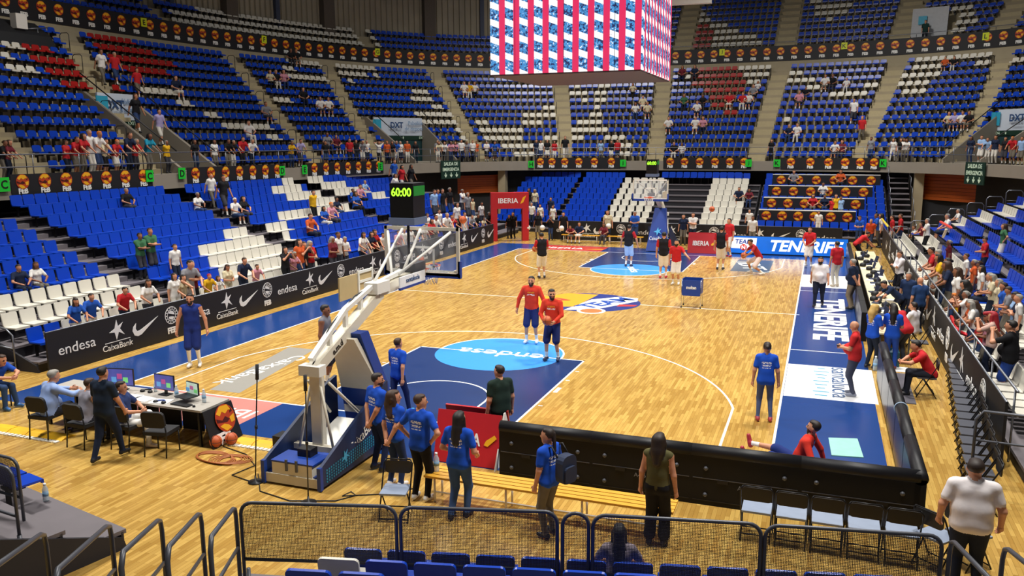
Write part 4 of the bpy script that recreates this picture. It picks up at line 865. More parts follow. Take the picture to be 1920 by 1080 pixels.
for i in range(8):
    copy_thing(DC, Matrix.Translation((10.82, 9.0+1.5*i, 0)) @ Matrix.Rotation(-math.pi/2, 4, 'Z'), f'folding chair behind the media table, {ORDW[i]} from near end')
# near wooden bench, far benches
def bench(label, c, L_, rz=0., slats=3, col='d9a032'):
    t = thing('bench', label, 'bench', c, rz); WD = pm('bench_wood_'+col, col, .4, var=.12, scale=4)
    for k in range(slats): MB().box((0, (k-(slats-1)/2)*.12, .45), (L_, .1, .035)).build('slat', WD, t)
    n = max(2, int(L_/1.3)+1)
    for i in range(n):
        x = -L_/2+.15+(L_-.3)*i/(n-1)
        for y in (-.14, .14): MB().tube([(x, y, 0), (x, y, .43)], .018, 6).build('leg', WHITEP, t)
        MB().tube([(x, -.14, .41), (x, .14, .41)], .015, 6).build('cross_bar', WHITEP, t)
    MB().tube([(-L_/2+.15, -.1, .16), (L_/2-.15, -.1, .16)], .012, 6).build('stretcher', WHITEP, t)
    return t
bench('long yellow slatted bench behind the near perimeter board', (4.38, -3.42, 0), 4.0, 0, 4)
bench('far wooden bench left of the basket with two people seated', (-5.0, 31.7, 0), 2.3, 0, 3, 'e0a52c'); bench('far wooden bench right of it with one person seated', (-2.35, 31.7, 0), 2.1, 0, 3, 'e0a52c')
# broadcast table
t = thing('broadcast_table', 'grey topped broadcast table with black drape at left', 'table', (-4.75, -2.5, 0))
for x in (-1.03, 1.03): MB().box((x, 0, .73), (2.05, .82, .04)).build('table_top', TABLEG, t)
for k in range(7): MB().box((-1.75+.58*k, .38, .36), (.54, .03, .7)).build('drape_panel', BANK, t)
for x in (-1.95, 0, 1.95):
    for y in (-.34, .33): MB().box((x, y, .35), (.05, .05, .7)).build('leg', BLACKP, t)
MB().prism([(-.4, .0), (.46, -.0), (.42, .72), (-.4, .72)], 0, .02, T=lambda a, b_, h: (2.07+h+(.72-b_)*.28, a, b_)).build('end_drape', BANK, t)
put('emblem', EMB, t, M=frame((2.19, .1, .47), (0, 1, 0), (-.28, 0, .96))); put('lettering', FEBT, t, M=frame((2.28, -.08, .13), (0, .24, 0), (-.06, 0, .22)))
def monitor(label, x, y, rz, w_=.5, h_=.3, col='4a4f9a', lap=False):
    t = thing('laptop' if lap else 'monitor', label, 'laptop' if lap else 'monitor', (x, y, .75), rz)
    MB().box((0, 0, .1+h_/2), (w_, .03, h_)).build('screen_case', BLACKP, t); sc = MB().box((0, -.018, .1+h_/2), (w_-.03, .006, h_-.03)).build('screen_face', pm('screen_'+col, col, .3, var=.35, scale=5, emit=.55), t)
    for k in range(3): put('screen_window', MB().box((-.14+.13*k, -.023, .1+h_*(.35+.2*(k % 2))), (.11, .003, h_*.3)).mesh('screen_window', pm('window_'+('5a9ad0', 'b04a8a', '7ad07a')[k], ('5a9ad0', 'b04a8a', '7ad07a')[k], .3, emit=.5)), sc)
    if lap: MB().box((0, -.16, .1), (w_, .28, .02)).build('keyboard_deck', BLACKP, t)
    else: MB().box((0, .02, .08), (.05, .04, .15)).build('neck', BLACKP, t); MB().box((0, 0, .008), (.24, .18, .016)).build('foot', BLACKP, t)
monitor('wide monitor behind the walking man on the broadcast table', -5.2, -2.35, .2, .6, .36); monitor('monitor in the middle of the broadcast table', -4.1, -2.3, -.05, .52, .32); monitor('pale screened laptop at the right end of the broadcast table', -3.35, -2.35, -.25, .38, .25, 'b9d0c0', True)
t = put('laptop_keyboard', MB().box((-3.3, -2.74, .765), (.45, .15, .02), -.1).mesh('keyboard', BLACKP), label='black keyboard at the right end of the broadcast table', cat='keyboard'); t.name = 'keyboard'
put('computer_mouse', MB().sphere((-2.98, -2.76, .765), .03, 10, 6).mesh('computer_mouse', BLACKP), label='small black mouse beside the keyboard', cat='mouse')
for i, (x, y, r) in enumerate(((-4.65, -2.65, .1), (-4.3, -2.68, -.15), (-3.85, -2.7, .2), (-5.1, -2.6, .3))): put('paper_sheet', MB().box((x, y, .756), (.4, .28, .008), r).mesh('paper_sheet', PAPER), label=f'white papers on the broadcast table, {ORDW[i]} sheet from '+('left centre', 'centre', 'right', 'far left')[i], cat='paper')
for i, (x, y) in enumerate(((-4.6, -2.3), (-3.8, -2.78))):
    t = thing('headset', 'black headset lying on the broadcast table, '+('rear one', 'front blue one')[i], 'headset', (x, y, .75)); MB().tube([(.1*math.cos(a), .1*math.sin(a), .03) for a in np.linspace(0, 3.4, 10)], .015, 6).build('headband', BLACKP if not i else NAVYP, t)
    for s in (-1, 1): MB().lathe([(.045, 0), (.05, .03), (.03, .05)], 10, (.1*s, 0, .0)).build('ear_cup', BLACKP, t)
def bottle(label, x, y, z=0., s=1., cap='e8eef2'):
    t = thing('water_bottle', label, 'bottle', (x, y, z)); CL = pm('bottle_clear', 'c5d6e0', .08, var=.02, alpha=.55)
    MB().lathe([(.032*s, 0), (.034*s, .02*s), (.034*s, .15*s), (.02*s, .185*s), (.014*s, .2*s)], 12).build('bottle_body', CL, t); MB().lathe([(.016*s, .2*s), (.016*s, .225*s)], 10).build('bottle_cap', pm('cap_'+cap, cap, .5), t); MB().lathe([(.0345*s, .07*s), (.0345*s, .12*s)], 12).build('bottle_label', pm('bottle_label', '7ea6c8', .5), t)
bottle('water bottle on the broadcast table behind the front monitor', -4.45, -2.2, .75); bottle('water bottle by the middle monitor', -3.72, -2.4, .75, 1.2); bottle('water bottle right of the laptop', -3.0, -2.45, .75, 1.2); bottle('clear water bottle on the grey platform at lower left', -2.9, -6.15, .28, 1.3); bottle('clear water bottle standing on the near bench', 2.5, -3.42, .47, 1.4)
for i, (x, y) in enumerate(((9.65, 7.3), (9.8, 7.45), (9.68, 7.65), (9.85, 7.75))): bottle(f'large blue water jug by the right apron, {ORDW[i]} of four', x, y, 0, 1.7)
def office_chair(label, x, y, rz):
    t = thing('office_chair', label, 'chair', (x, y, 0), rz)
    MB().box((0, 0, .45), (.48, .45, .07)).build('seat', BLACK, t); MB().bevbox((0, .23, .73), (.46, .05, .32), .08, R=Matrix.Rotation(math.radians(-10), 3, 'X')).build('backrest', BLACK, t)
    for x_ in (-.22, .22):
        MB().tube([(x_, -.2, 0), (x_, -.2, .42)], .014, 6).build('leg', BLACKP, t); MB().tube([(x_, .25, 0), (x_, .2, .45), (x_, .22, .62)], .014, 6).build('leg', BLACKP, t)
office_chair('black padded chair under the grey haired man in blue shirt', -6.1, -3.4, math.pi+.1); office_chair('black padded chair under the second man at the table', -5.0, -3.5, math.pi); office_chair('black padded chair right of the walking man', -4.1, -3.3, math.pi); office_chair('empty black padded chair nearest the table end', -3.25, -3.35, math.pi+.2); office_chair('chair under the man cut by the left edge', -8.8, -2.45, math.pi/2)
# microphone stands, cables, camera tripod
def mic(label, x, y, top, lean=(0, 0)):
    t = thing('microphone_stand', label, 'microphone', (x, y, 0))
    MB().lathe([(.13, 0), (.13, .02), (.02, .03), (.015, .12)], 14).build('base', BLACKP, t); MB().tube([(0, 0, .05), (lean[0]*.5, lean[1]*.5, top*.55), (lean[0], lean[1], top)], .011, 6).build('pole', BLACKP, t)
    MB().tube([(lean[0], lean[1], top-.02), (lean[0]*1.1, lean[1]*1.1, top+.24)], .03, 10).build('microphone_head', pm('foam_grey', '2d2d31', .9), t); MB().lathe([(.025, 0), (.025, .06)], 8, (lean[0]*.5, lean[1]*.5, top*.52)).build('clamp', BLACKP, t)
mic('tall shotgun microphone on a stand left of the basket base', -.72, -3.9, 1.85, (.12, .05)); mic('shotgun microphone on a stand in front of the basket base', .62, -4.3, 1.9, (.03, .03))
t = thing('camera_tripod', 'small black camera on low tripod behind the basket base', 'camera', (-.75, -3.05, 0))
MB().box((0, 0, .48), (.22, .3, .2)).build('camera_body', BLACKP, t)
for a in (0, 2.1, 4.2): MB().tube([(0, 0, .4), (.4*math.cos(a), .4*math.sin(a), 0)], .014, 6).build('leg', BLACKP, t)
m = MB()
for k in range(5):
    ph = k*.7; m.tube([(-1.95+(.3+.02*k)*math.cos(a)+.27*math.sin(.5*a+k*.2), -3.25+(.2+.012*k)*math.sin(a), .012+.006*k) for a in np.linspace(ph, ph+12.4, 60)], .01, 5)
m.build('cable_coil', pm('cable_orange_brown', 'a8612c', .5), label='coil of orange brown cable on the floor near the table', cat='cable')
put('floor_cable', MB().tube([(-.9, -3.6, .012), (-.4, -4.2, .012), (.3, -4.35, .012), (1.0, -4.1, .012), (1.2, -3.8, .012), (1.05, -3.7, .012), (1.0, -3.9, .012), (1.6, -3.6, .012), (2.0, -3.2, .012)], .01, 5).mesh('floor_cable', BLACKP), label='black cable looping on the floor round the basket base', cat='cable')
put('floor_cable', MB().tube([(-2.4, -2.7, .012), (-1.7, -2.9, .012), (-1.2, -3.3, .012), (-1.3, -3.8, .012), (-.9, -3.9, .012), (-.72, -3.9, .012)], .01, 5).mesh('floor_cable', BLACKP), label='black cable from the table to the left microphone', cat='cable')
# balls
def ball(label, P, r=.12):
    t = thing('basketball', label, 'ball', (P[0], P[1], P[2])); MB().sphere((0, 0, 0), r, 18, 12).build('ball_skin', ORANGE, t)
    for A in (Matrix.Identity(3), Matrix.Rotation(math.pi/2, 3, 'X'), Matrix.Rotation(math.pi/2, 3, 'Y')):
        MB().tube([tuple(A @ Vector((r*1.003*math.cos(a), r*1.003*math.sin(a), 0))) for a in np.linspace(0, 6.283, 21)[:-1]], .004, 4, closed=True).build('seam', BLACKP, t)
    return t
ball('basketball flying above the far left crowd', aty(868, 412, 10), .125); ball('basketball in the air before the white far seats', aty(1335, 392, 22)); ball('basketball lying under the end of the broadcast table', (-2.5, -2.78, .125)); ball('second basketball behind the one under the broadcast table', (-2.32, -2.55, .125))
ball('basketball between the glass backboard and the far board', aty(788, 487, 6))
for i, (px, py) in enumerate(((990, 427), (1017, 427), (1053, 428), (1141, 424))): put('white_ball', MB().sphere(tuple(aty(px, py, 31.9)), .16, 12, 8).mesh('ball', WHITEP), label=f'white ball in front of the far board, {ORDW[i]} from left', cat='ball')
# molten practice rack
t = thing('ball_cart', 'blue cloth ball cart lettered molten standing on the halfway line', 'ball cart', (4.03, 14.2, 0))
MB().bevbox((0, -.25, .72), (.66, .02, .56), .06).build('cloth_side', NAVYP, t); MB().bevbox((0, .25, .78), (.66, .02, .5), .06).build('cloth_side', NAVYP, t)
for x in (-.33, .33): MB().box((x, 0, .76), (.02, .5, .5)).build('cloth_end', NAVYP, t)
for x in (-.33, .33):
    for y in (-.25, .25): MB().tube([(x, y, 0), (x, y, 1.02)], .016, 6).build('leg', CHROME, t); MB().sphere((x, y, .03), .03, 8, 6).build('castor', BLACKP, t)
text('molten', (0, -.262, .74), (1, 0, 0), (0, 0, 1), .12, WHITEL, t, width=.34, bold=.03)
# media table, clutter, crates, mats
t = thing('media_table', 'long white media table behind the right perimeter boards', 'table', (10.15, 17.4, 0))
for k in range(10): MB().box((0, -8.1+1.8*k, .73), (.8, 1.78, .04)).build('table_top', pm('table_ivory', 'd8cba8', .5), t)
for k in range(11):
    for x in (-.35, .35): MB().box((x, -8.9+1.78*k, .36), (.04, .04, .72)).build('leg', STEELD, t)
MB().box((-.4, 0, .4), (.02, 17.9, .6)).build('front_panel', BLACKP, t)
CLU = [(pm('clutter_white', 'e6e6e2', .6), 'white'), (pm('clutter_navy', '16213f', .6), 'navy'), (pm('clutter_black', '17171a', .6), 'black')]
for i in range(46):
    x, y = 9.85+.55*RNG.random(), 10.6+15.2*i/46; mt, cn = CLU[i % 3]
    hh = (.03, .12, .2)[i % 3]*(.6+.8*RNG.random()); m = MB()
    if i % 3 == 0: m.box((0, 0, .004), (.3, .21, .008)).box((.03, .02, .012), (.3, .21, .008), .15); nm, kd = 'paper_stack', 'paper'
    elif i % 3 == 1: m.box((0, 0, .012), (.34, .24, .024)).box((0, .12, .13), (.34, .02, .22), R=Matrix.Rotation(-.25, 3, 'X')); nm, kd = 'laptop', 'laptop'
    else: m.lathe([(.1, 0), (.13, .05), (.12, .12), (.05, .16)], 10); nm, kd = 'camera_bag', 'bag'
    put(nm, m.mesh(nm, mt), M=Matrix.Translation((x, y, .75)) @ Matrix.Rotation(-math.pi/2+.6*(RNG.random()-.5), 4, 'Z'), label=f'{cn} {nm.replace("_", " ")} on the media table, {ORDW[min(19, i//3)]} of its kind from near end', cat=kd, group='clutter on the media table')
put('exercise_mat', MB().prism([(8.52, 1.69), (9.05, 1.82), (9.12, .81), (8.57, .73)], .002, .02).mesh('exercise_mat', pm('mat_aqua', '8fc9bb', .7)), label='pale aqua exercise mat on the blue apron', cat='mat')
put('floor_mat', MB().box((10.1, 5.9, .01), (.5, 2.6, .018)).mesh('floor_mat', pm('mat_grey', '55525a', .8)), label='grey rubber mat behind the right perimeter board', cat='mat')
put('floor_mat', MB().box((10.1, 7.6, .01), (.7, .5, .012)).mesh('floor_mat', PAPER), label='white sheet on the floor beside the water jugs', cat='sheet')
t = thing('crate', 'dark teal bottle crate beside the water jugs', 'crate', (9.98, 8.05, 0)); CT = pm('crate_teal', '14505c', .5)
for s in (-1, 1): MB().box((s*.24, 0, .2), (.03, .5, .38)).build('crate_side', CT, t); MB().box((0, s*.25, .2), (.5, .03, .38)).build('crate_side', CT, t)
MB().box((0, 0, .02), (.5, .5, .03)).build('crate_floor', CT, t)
for i in range(3): bottle('white bottle in the teal crate, '+ORDW[i]+' from left', 9.85+.13*i, 8.05, .05, 2.0)
# ================================================================== NEAR RAILINGS
def rail_panel(label, pa, pb, ztop, zbot, zfoot, mesh_=True):
    """tube frame with fine steel mesh; pa, pb ground points of its two posts"""
    pa, pb = Vector((*pa, 0)), Vector((*pb, 0)); L_ = (pb-pa).length; rz = math.atan2(pb.y-pa.y, pb.x-pa.x)
    t = thing('railing_panel', label, 'railing', (pa.x, pa.y, zfoot), rz); zt, zb = ztop-zfoot, zbot-zfoot; r = .14
    path = [(0, 0, 0), (0, 0, zt-r)]+[(r-r*math.cos(a), 0, zt-r+r*math.sin(a)) for a in np.linspace(.3, 1.57, 5)]+[(L_-r+r*math.sin(a), 0, zt-r+r*math.cos(a)) for a in np.linspace(0, 1.27, 5)]+[(L_, 0, zt-r), (L_, 0, 0)]
    MB().tube(path, .022, 8).build('frame_tube', STEELD, t); MB().tube([(0, 0, zb), (L_, 0, zb)], .02, 8).build('lower_bar', STEELD, t)
    if mesh_:
        m = MB(); g = .017; n = int((L_-.04)/g)
        for k in range(n):
            x = .03+g*k; ht = zt-.02 if (r < x < L_-r) else zt-.05-max(0, r-x, x-L_+r)*.6
            m.box((x, 0, (zb+ht)/2), (.005, .003, ht-zb))
        for k in range(int((zt-zb-.03)/g)): z = zb+.02+g*k; ins = .0 if z < zt-r else r*(1-math.sqrt(max(0, 1-((z-zt+r)/r)**2))); m.box((L_/2, 0, z), (L_-.02-2*ins, .003, .005))
        m.build('mesh_infill', pm('mesh_dark', '26262b', .5, .3), t, kind='stuff')
    for x in (0, L_): MB().lathe([(.05, 0), (.05, .015), (.03, .02), (.03, .08)], 8, (x, 0, 0)).build('foot_socket', STEELD, t)
    return t
RP = [((450, 942), (742, 950)), ((750, 951), (1045, 960)), ((1055, 962), (1104, 963)), ((1112, 965), (1428, 983)), ((1436, 984), (1768, 1005))]
for i, (qa, qb) in enumerate(RP):
    A_, B_ = atz(*qa, 1.72), atz(*qb, 1.72); rail_panel('mesh railing panel at the front of the near stand, '+('leftmost', 'second from left', 'narrow one', 'fourth from left', 'rightmost')[i], A_[:2], B_[:2], 1.72, 1.03, .61)
def hoop_rail(label, q0, q1, q2, z0, z1, mid=True):
    """sloping stair rail frame: q0 lower-left pixel of its low end, q1 top, given heights"""
    A_, B_ = Vector(atz(*q0, z0)), Vector(atz(*q1, z1)); t = thing('stair_rail', label, 'railing', (B_.x, B_.y, 0)); O = Vector((B_.x, B_.y, 0))
    d = (B_-A_); path = [A_-Vector((0, 0, .9)), A_-Vector((0, 0, .12)), A_+d*.06, B_-d*.08, B_+Vector((0, 0, -.03)), B_+d.normalized()*.05+Vector((0, 0, -.14)), B_+d.normalized()*.06-Vector((0, 0, 1.1))]
    MB().tube([p-O for p in path], .024, 8).build('rail_tube', STEELD, t)
    if mid: MB().tube([A_-O-Vector((0, 0, .5)), B_-O-Vector((0, 0, .5))+d.normalized()*.05], .02, 8).build('mid_bar', STEELD, t)
    return t
hoop_rail('stair rail hoop left of the mesh panels, nearest to them', (393, 1010), (440, 950), None, 2.15, 1.75); hoop_rail('second stair rail hoop left of the mesh panels', (312, 1030), (375, 960), None, 2.25, 1.8); hoop_rail('third stair rail hoop left of the mesh panels', (225, 1040), (300, 972), None, 2.4, 1.9); hoop_rail('stair rail hoop in front of the grey platform', (100, 1075), (205, 982), None, 2.6, 2.0); hoop_rail('stair rail at the left bottom corner', (-20, 1070), (82, 998), None, 2.7, 2.1)
hoop_rail('stair rail hoop right of the mesh panels', (1860, 1090), (1785, 1012), None, 2.1, 1.75); hoop_rail('stair rail in the right bottom corner', (1990, 1110), (1885, 1025), None, 2.2, 1.8)
# rail frames standing on the grey platform
for i, (qa, qb) in enumerate((((-10, 852), (32, 862)), ((-20, 868), (22, 880)))):
    A_, B_ = atz(*qa, 1.5+.1*i), atz(*qb, 1.5+.1*i); rail_panel('tall rail frame on the grey platform at left edge, '+('rear', 'front')[i], A_[:2]-(B_-A_)[:2]*3, B_[:2], 1.5+.1*i, .95, .3+.31*i, mesh_=(i == 0))
# rail on the right stand end
A_ = atz(1832, 770, 1.35); t = thing('railing_panel', 'steel tube rail in front of the man in black at right', 'railing', (A_[0], A_[1], 0))
MB().tube([(0, 0, .3), (0, 0, 1.2), (.1, 0, 1.35), (2.6, -.25, 1.35)], .025, 8).build('rail_tube', STEELD, t); MB().tube([(0, 0, .85), (2.6, -.25, .85)], .02, 8).build('mid_bar', STEELD, t)
# white ventilation unit on the upper left balcony
s, p, z = chit(35, 38, -1.6); n_ = cnm(s); t = thing('projector_unit', 'white projector unit on a bracket at upper left', 'projector', (p[0], p[1], z-.35), math.atan2(n_[1], n_[0])); MB().box((0, 0, .3), (.4, .6, .7)).build('case', WHITEP, t); MB().tube([(0, -.4, 0), (0, -1.6, .2)], .03, 6).build('bracket', GALV, t); MB().tube([(0, -1.0, .1), (0, -1.0, -.5)], .03, 6).build('bracket', GALV, t)
# ================================================================== PEOPLE
def nrmz(v): v = np.asarray(v, float); n = np.linalg.norm(v); return v/n if n > 1e-9 else v
def rotm(ax, deg): return np.array(Matrix.Rotation(math.radians(deg), 3, ax))
def surface_nets(f, org, h):
    """quads of the zero surface of the sampled field f (negative inside)"""
    nx, ny, nz = f.shape; ins = f < 0
    c = [ins[i:nx-1+i, j:ny-1+j, k:nz-1+k] for i in (0, 1) for j in (0, 1) for k in (0, 1)]
    s = sum(x.astype(np.int8) for x in c); act = (s > 0) & (s < 8); idx = -np.ones(act.shape, np.int64); cells = np.argwhere(act); idx[act] = np.arange(len(cells))
    acc = np.zeros((len(cells), 3)); cnt = np.zeros(len(cells))
    cor = [(i, j, k) for i in (0, 1) for j in (0, 1) for k in (0, 1)]
    val = np.stack([f[cells[:, 0]+i, cells[:, 1]+j, cells[:, 2]+k] for i, j, k in cor], 1)
    for a in range(8):
        for b_ in range(a+1, 8):
            d = np.array(cor[b_])-np.array(cor[a])
            if np.abs(d).sum() != 1: continue
            va, vb = val[:, a], val[:, b_]; m = (va < 0) != (vb < 0); t = np.where(m, va/(va-vb+1e-12), 0)
            acc += m[:, None]*(np.array(cor[a])+t[:, None]*d); cnt += m
    V = org+h*(cells+acc/cnt[:, None]); F = []
    for ax in range(3):
        o1, o2 = [(1, 2), (2, 0), (0, 1)][ax]; sl = [slice(None)]*3; sl2 = [slice(None)]*3; sl[ax] = slice(0, -1); sl2[ax] = slice(1, None)
        ch = np.argwhere(ins[tuple(sl)] != ins[tuple(sl2)])
        ok = (ch[:, o1] > 0) & (ch[:, o2] > 0) & (ch[:, o1] < f.shape[o1]-1) & (ch[:, o2] < f.shape[o2]-1); ch = ch[ok]
        e1 = np.zeros(3, int); e1[o1] = 1; e2 = np.zeros(3, int); e2[o2] = 1
        q = np.stack([idx[tuple((ch-e1*a-e2*b_).T)] for a, b_ in ((1, 1), (0, 1), (0, 0), (1, 0))], 1)
        fl = ins[tuple(ch.T)]; q[~fl] = q[~fl][:, ::-1]; F.append(q)
    return V, np.concatenate(F)
class Body:
    def __init__(s): s.p = []
    def cone(s, a, b_, ra, rb, lab, cut=None, k=.035): s.p.append(('c', np.array(a, float), np.array(b_, float), ra, rb, lab, cut, k)); return s
    def ell(s, c, r, lab, R=None, k=.02): s.p.append(('e', np.array(c, float), np.array(r, float), R, None, lab, None, k)); return s
    def d(s, p, X):
        if p[0] == 'c':
            ab = p[2]-p[1]; L2 = max(1e-9, ab @ ab); t = np.clip(((X-p[1]) @ ab)/L2, 0, 1); return np.linalg.norm(X-p[1]-t[..., None]*ab, axis=-1)-(p[3]+(p[4]-p[3])*t), t
        Y = X-p[1]
        if p[3] is not None: Y = Y @ p[3]
        q = Y/p[2]; n = np.linalg.norm(q, axis=-1); return (n-1)*p[2].min()*1.0, None
    def bb(s, p):
        if p[0] == 'c': r = max(p[3], p[4]); return np.minimum(p[1], p[2])-r, np.maximum(p[1], p[2])+r
        r = p[2].max(); return p[1]-r, p[1]+r
    def mesh(s, h):
        B = [s.bb(p) for p in s.p]; lo = np.min([q[0] for q in B], 0)-2.5*h-.02; hi = np.max([q[1] for q in B], 0)+2.5*h+.02; n = np.ceil((hi-lo)/h).astype(int)+1
        f = np.full(n, .5)
        ax = [lo[i]+h*np.arange(n[i]) for i in range(3)]
        for p, (l, u) in zip(s.p, B):
            k = p[7]; mg = k+2*h+.01; i0 = np.maximum(0, np.floor((l-mg-lo)/h).astype(int)); i1 = np.minimum(n, np.ceil((u+mg-lo)/h).astype(int)+1)
            G = np.stack(np.meshgrid(*[ax[i][i0[i]:i1[i]] for i in range(3)], indexing='ij'), -1); dd, _ = s.d(p, G)
            sub = f[i0[0]:i1[0], i0[1]:i1[1], i0[2]:i1[2]]; hh = np.clip(.5+.5*(sub-dd)/k, 0, 1); f[i0[0]:i1[0], i0[1]:i1[1], i0[2]:i1[2]] = sub*(1-hh)+dd*hh-k*hh*(1-hh)
        V, F = surface_nets(f, lo, h)
        Cn = V[F].mean(1); best = np.full(len(Cn), 9.); lab = np.zeros(len(Cn), int)
        for p in s.p:
            dd, t = s.d(p, Cn); m = dd < best; best = np.where(m, dd, best)
            L_ = np.full(len(Cn), p[5]) if p[6] is None else np.where(t < p[6][0], p[5], p[6][1])
            lab = np.where(m, L_, lab)
        return V, F, lab, Cn
SKI, HAI, SHI, PAN, SHO, SOC, EYE, LIP, SLE = range(9)
def ik(a, t, l1, l2, pole):
    a, t = np.array(a, float), np.array(t, float); v = t-a; d = np.linalg.norm(v); d2 = min(max(d, abs(l1-l2)+.01), l1+l2-.005); u = nrmz(v); x = (l1*l1-l2*l2+d2*d2)/(2*d2); hh = math.sqrt(max(0, l1*l1-x*x)); pl = np.array(pole, float); pl = nrmz(pl-u*(pl @ u)); return a+u*x+pl*hh, a+u*d2
POSES = {
 'stand': {}, 'hips': dict(hands=((-.2, .03, 1.0), (.2, .03, 1.0)), ep=((-1, -.35, -.1), (1, -.35, -.1))), 'fold': dict(hands=((.13, .2, 1.2), (-.13, .23, 1.16)), ep=((-1, .1, -.8), (1, .1, -.8))),
 'phone': dict(hands=((-.06, .3, 1.12), (.06, .3, 1.12)), ep=((-.6, -.3, -1), (.6, -.3, -1)), hp=-18), 'rail': dict(lean=16, hands=((-.22, .46, .99), (.22, .46, .99)), ep=((-.7, -.3, -.5), (.7, -.3, -.5))),
 'back': dict(hands=((-.04, -.17, .9), (.04, -.19, .88)), ep=((-1, -.4, 0), (1, -.4, 0))), 'walk': dict(hands=((-.28, .18, .86), (.28, -.16, .86)), feet=((-.09, -.24, .09), (.09, .26, .07))), 'film': dict(hands=((-.09, .32, 1.46), (.09, .32, 1.46)), ep=((-.8, 0, -1), (.8, 0, -1))),
 'head': dict(hands=((-.12, -.02, 1.66), (.12, -.02, 1.66)), ep=((-1, .1, .2), (1, .1, .2))), 'ball': dict(hands=((-.12, .3, 1.0), (.12, .3, 1.0)), ep=((-.9, -.3, -.6), (.9, -.3, -.6)), lean=5), 'point': dict(hands=((-.55, .3, 1.1), (.27, .05, .82)), ep=((-.3, -.3, -1), (1, -.3, 0))),
 'arms': dict(hands=((-.36, .1, .9), (.36, .08, .9)), ep=((-1, -.5, 0), (1, -.5, 0))), 'bend': dict(lean=48, hz=.9, hands=((-.2, .62, .8), (.2, .62, .8)), ep=((-.7, 0, -.3), (.7, 0, -.3)), py=-.12, hp=-10), 'crouch': dict(hz=.7, lean=32, py=-.08, feet=((-.28, -.18, .07), (.3, .12, .07)), hands=((-.2, .5, .75), (.2, .5, .75)), ep=((-1, -.2, 0), (1, -.2, 0))),
 'sit': dict(hz=.52, py=-.1, feet=((-.13, .38, .07), (.13, .38, .07)), hands=((-.13, .24, .66), (.13, .24, .66)), ep=((-1, -.6, 0), (1, -.6, 0)), lean=4), 'sitlean': dict(hz=.52, py=-.1, lean=30, feet=((-.14, .38, .07), (.14, .36, .07)), hands=((-.05, .5, .72), (.05, .5, .72)), ep=((-1, 0, -.2), (1, 0, -.2))),
 'sitcross': dict(hz=.52, py=-.1, feet=((-.05, .62, .34), (.12, .36, .07)), hands=((-.1, .22, .72), (.1, .22, .72)), ep=((-1, -.6, 0), (1, -.6, 0)), lean=-4),
 'floor': dict(hz=.13, py=0, lean=-22, feet=((-.1, .84, .1), (.12, .82, .24)), hands=((-.36, -.36, .06), (.36, -.36, .06)), ep=((-1, -1, .3), (1, -1, .3)), knee=(0, .2, 1)), 'desk': dict(hz=.52, py=-.1, lean=14, feet=((-.13, .3, .07), (.13, .3, .07)), hands=((-.15, .42, .8), (.15, .42, .8)), ep=((-1, 0, -.4), (1, 0, -.4))),
 'kneel': dict(lean=12, hands=((-.2, .38, 1.02), (.2, .38, 1.02)), ep=((-.8, -.3, -.4), (.8, -.3, -.4))) }
def hand_prims(B, W, d, nrm, side, curl=.5):
    """palm, four unequal bent fingers and a thumb leaving the side of the palm"""
    d = nrmz(d); nrm = nrmz(nrm-d*(nrm @ d)); x = np.cross(d, nrm)*side
    B.cone(W-d*.01, W+d*.07, .026, .034, SKI, k=.012); B.cone(W+d*.03+x*.022, W+d*.085+x*.026, .018, .016, SKI, k=.012); B.cone(W+d*.03-x*.02, W+d*.08-x*.03, .018, .015, SKI, k=.012)
    for i, (o, L_) in enumerate(((.034, .068), (.012, .078), (-.011, .072), (-.033, .056))):
        b0 = W+d*.082+x*o; c1 = nrmz(d*math.cos(curl*.7)+nrm*math.sin(curl*.7)); c2 = nrmz(d*math.cos(curl*1.9)+nrm*math.sin(curl*1.9)); b1 = b0+c1*L_*.5; b2 = b1+c2*L_*.5
        B.cone(b0, b1, .0095, .0088, SKI, k=.004); B.cone(b1, b2, .0088, .0075, SKI, k=.004)
    t0 = W+d*.022+x*.032; t1 = t0+nrmz(d*.7+x*.75+nrm*.3)*.038; t2 = t1+nrmz(d*.9+x*.2+nrm*.35)*.032
    B.cone(t0, t1, .013, .011, SKI, k=.006); B.cone(t1, t2, .011, .009, SKI, k=.004)
BCACHE = {}
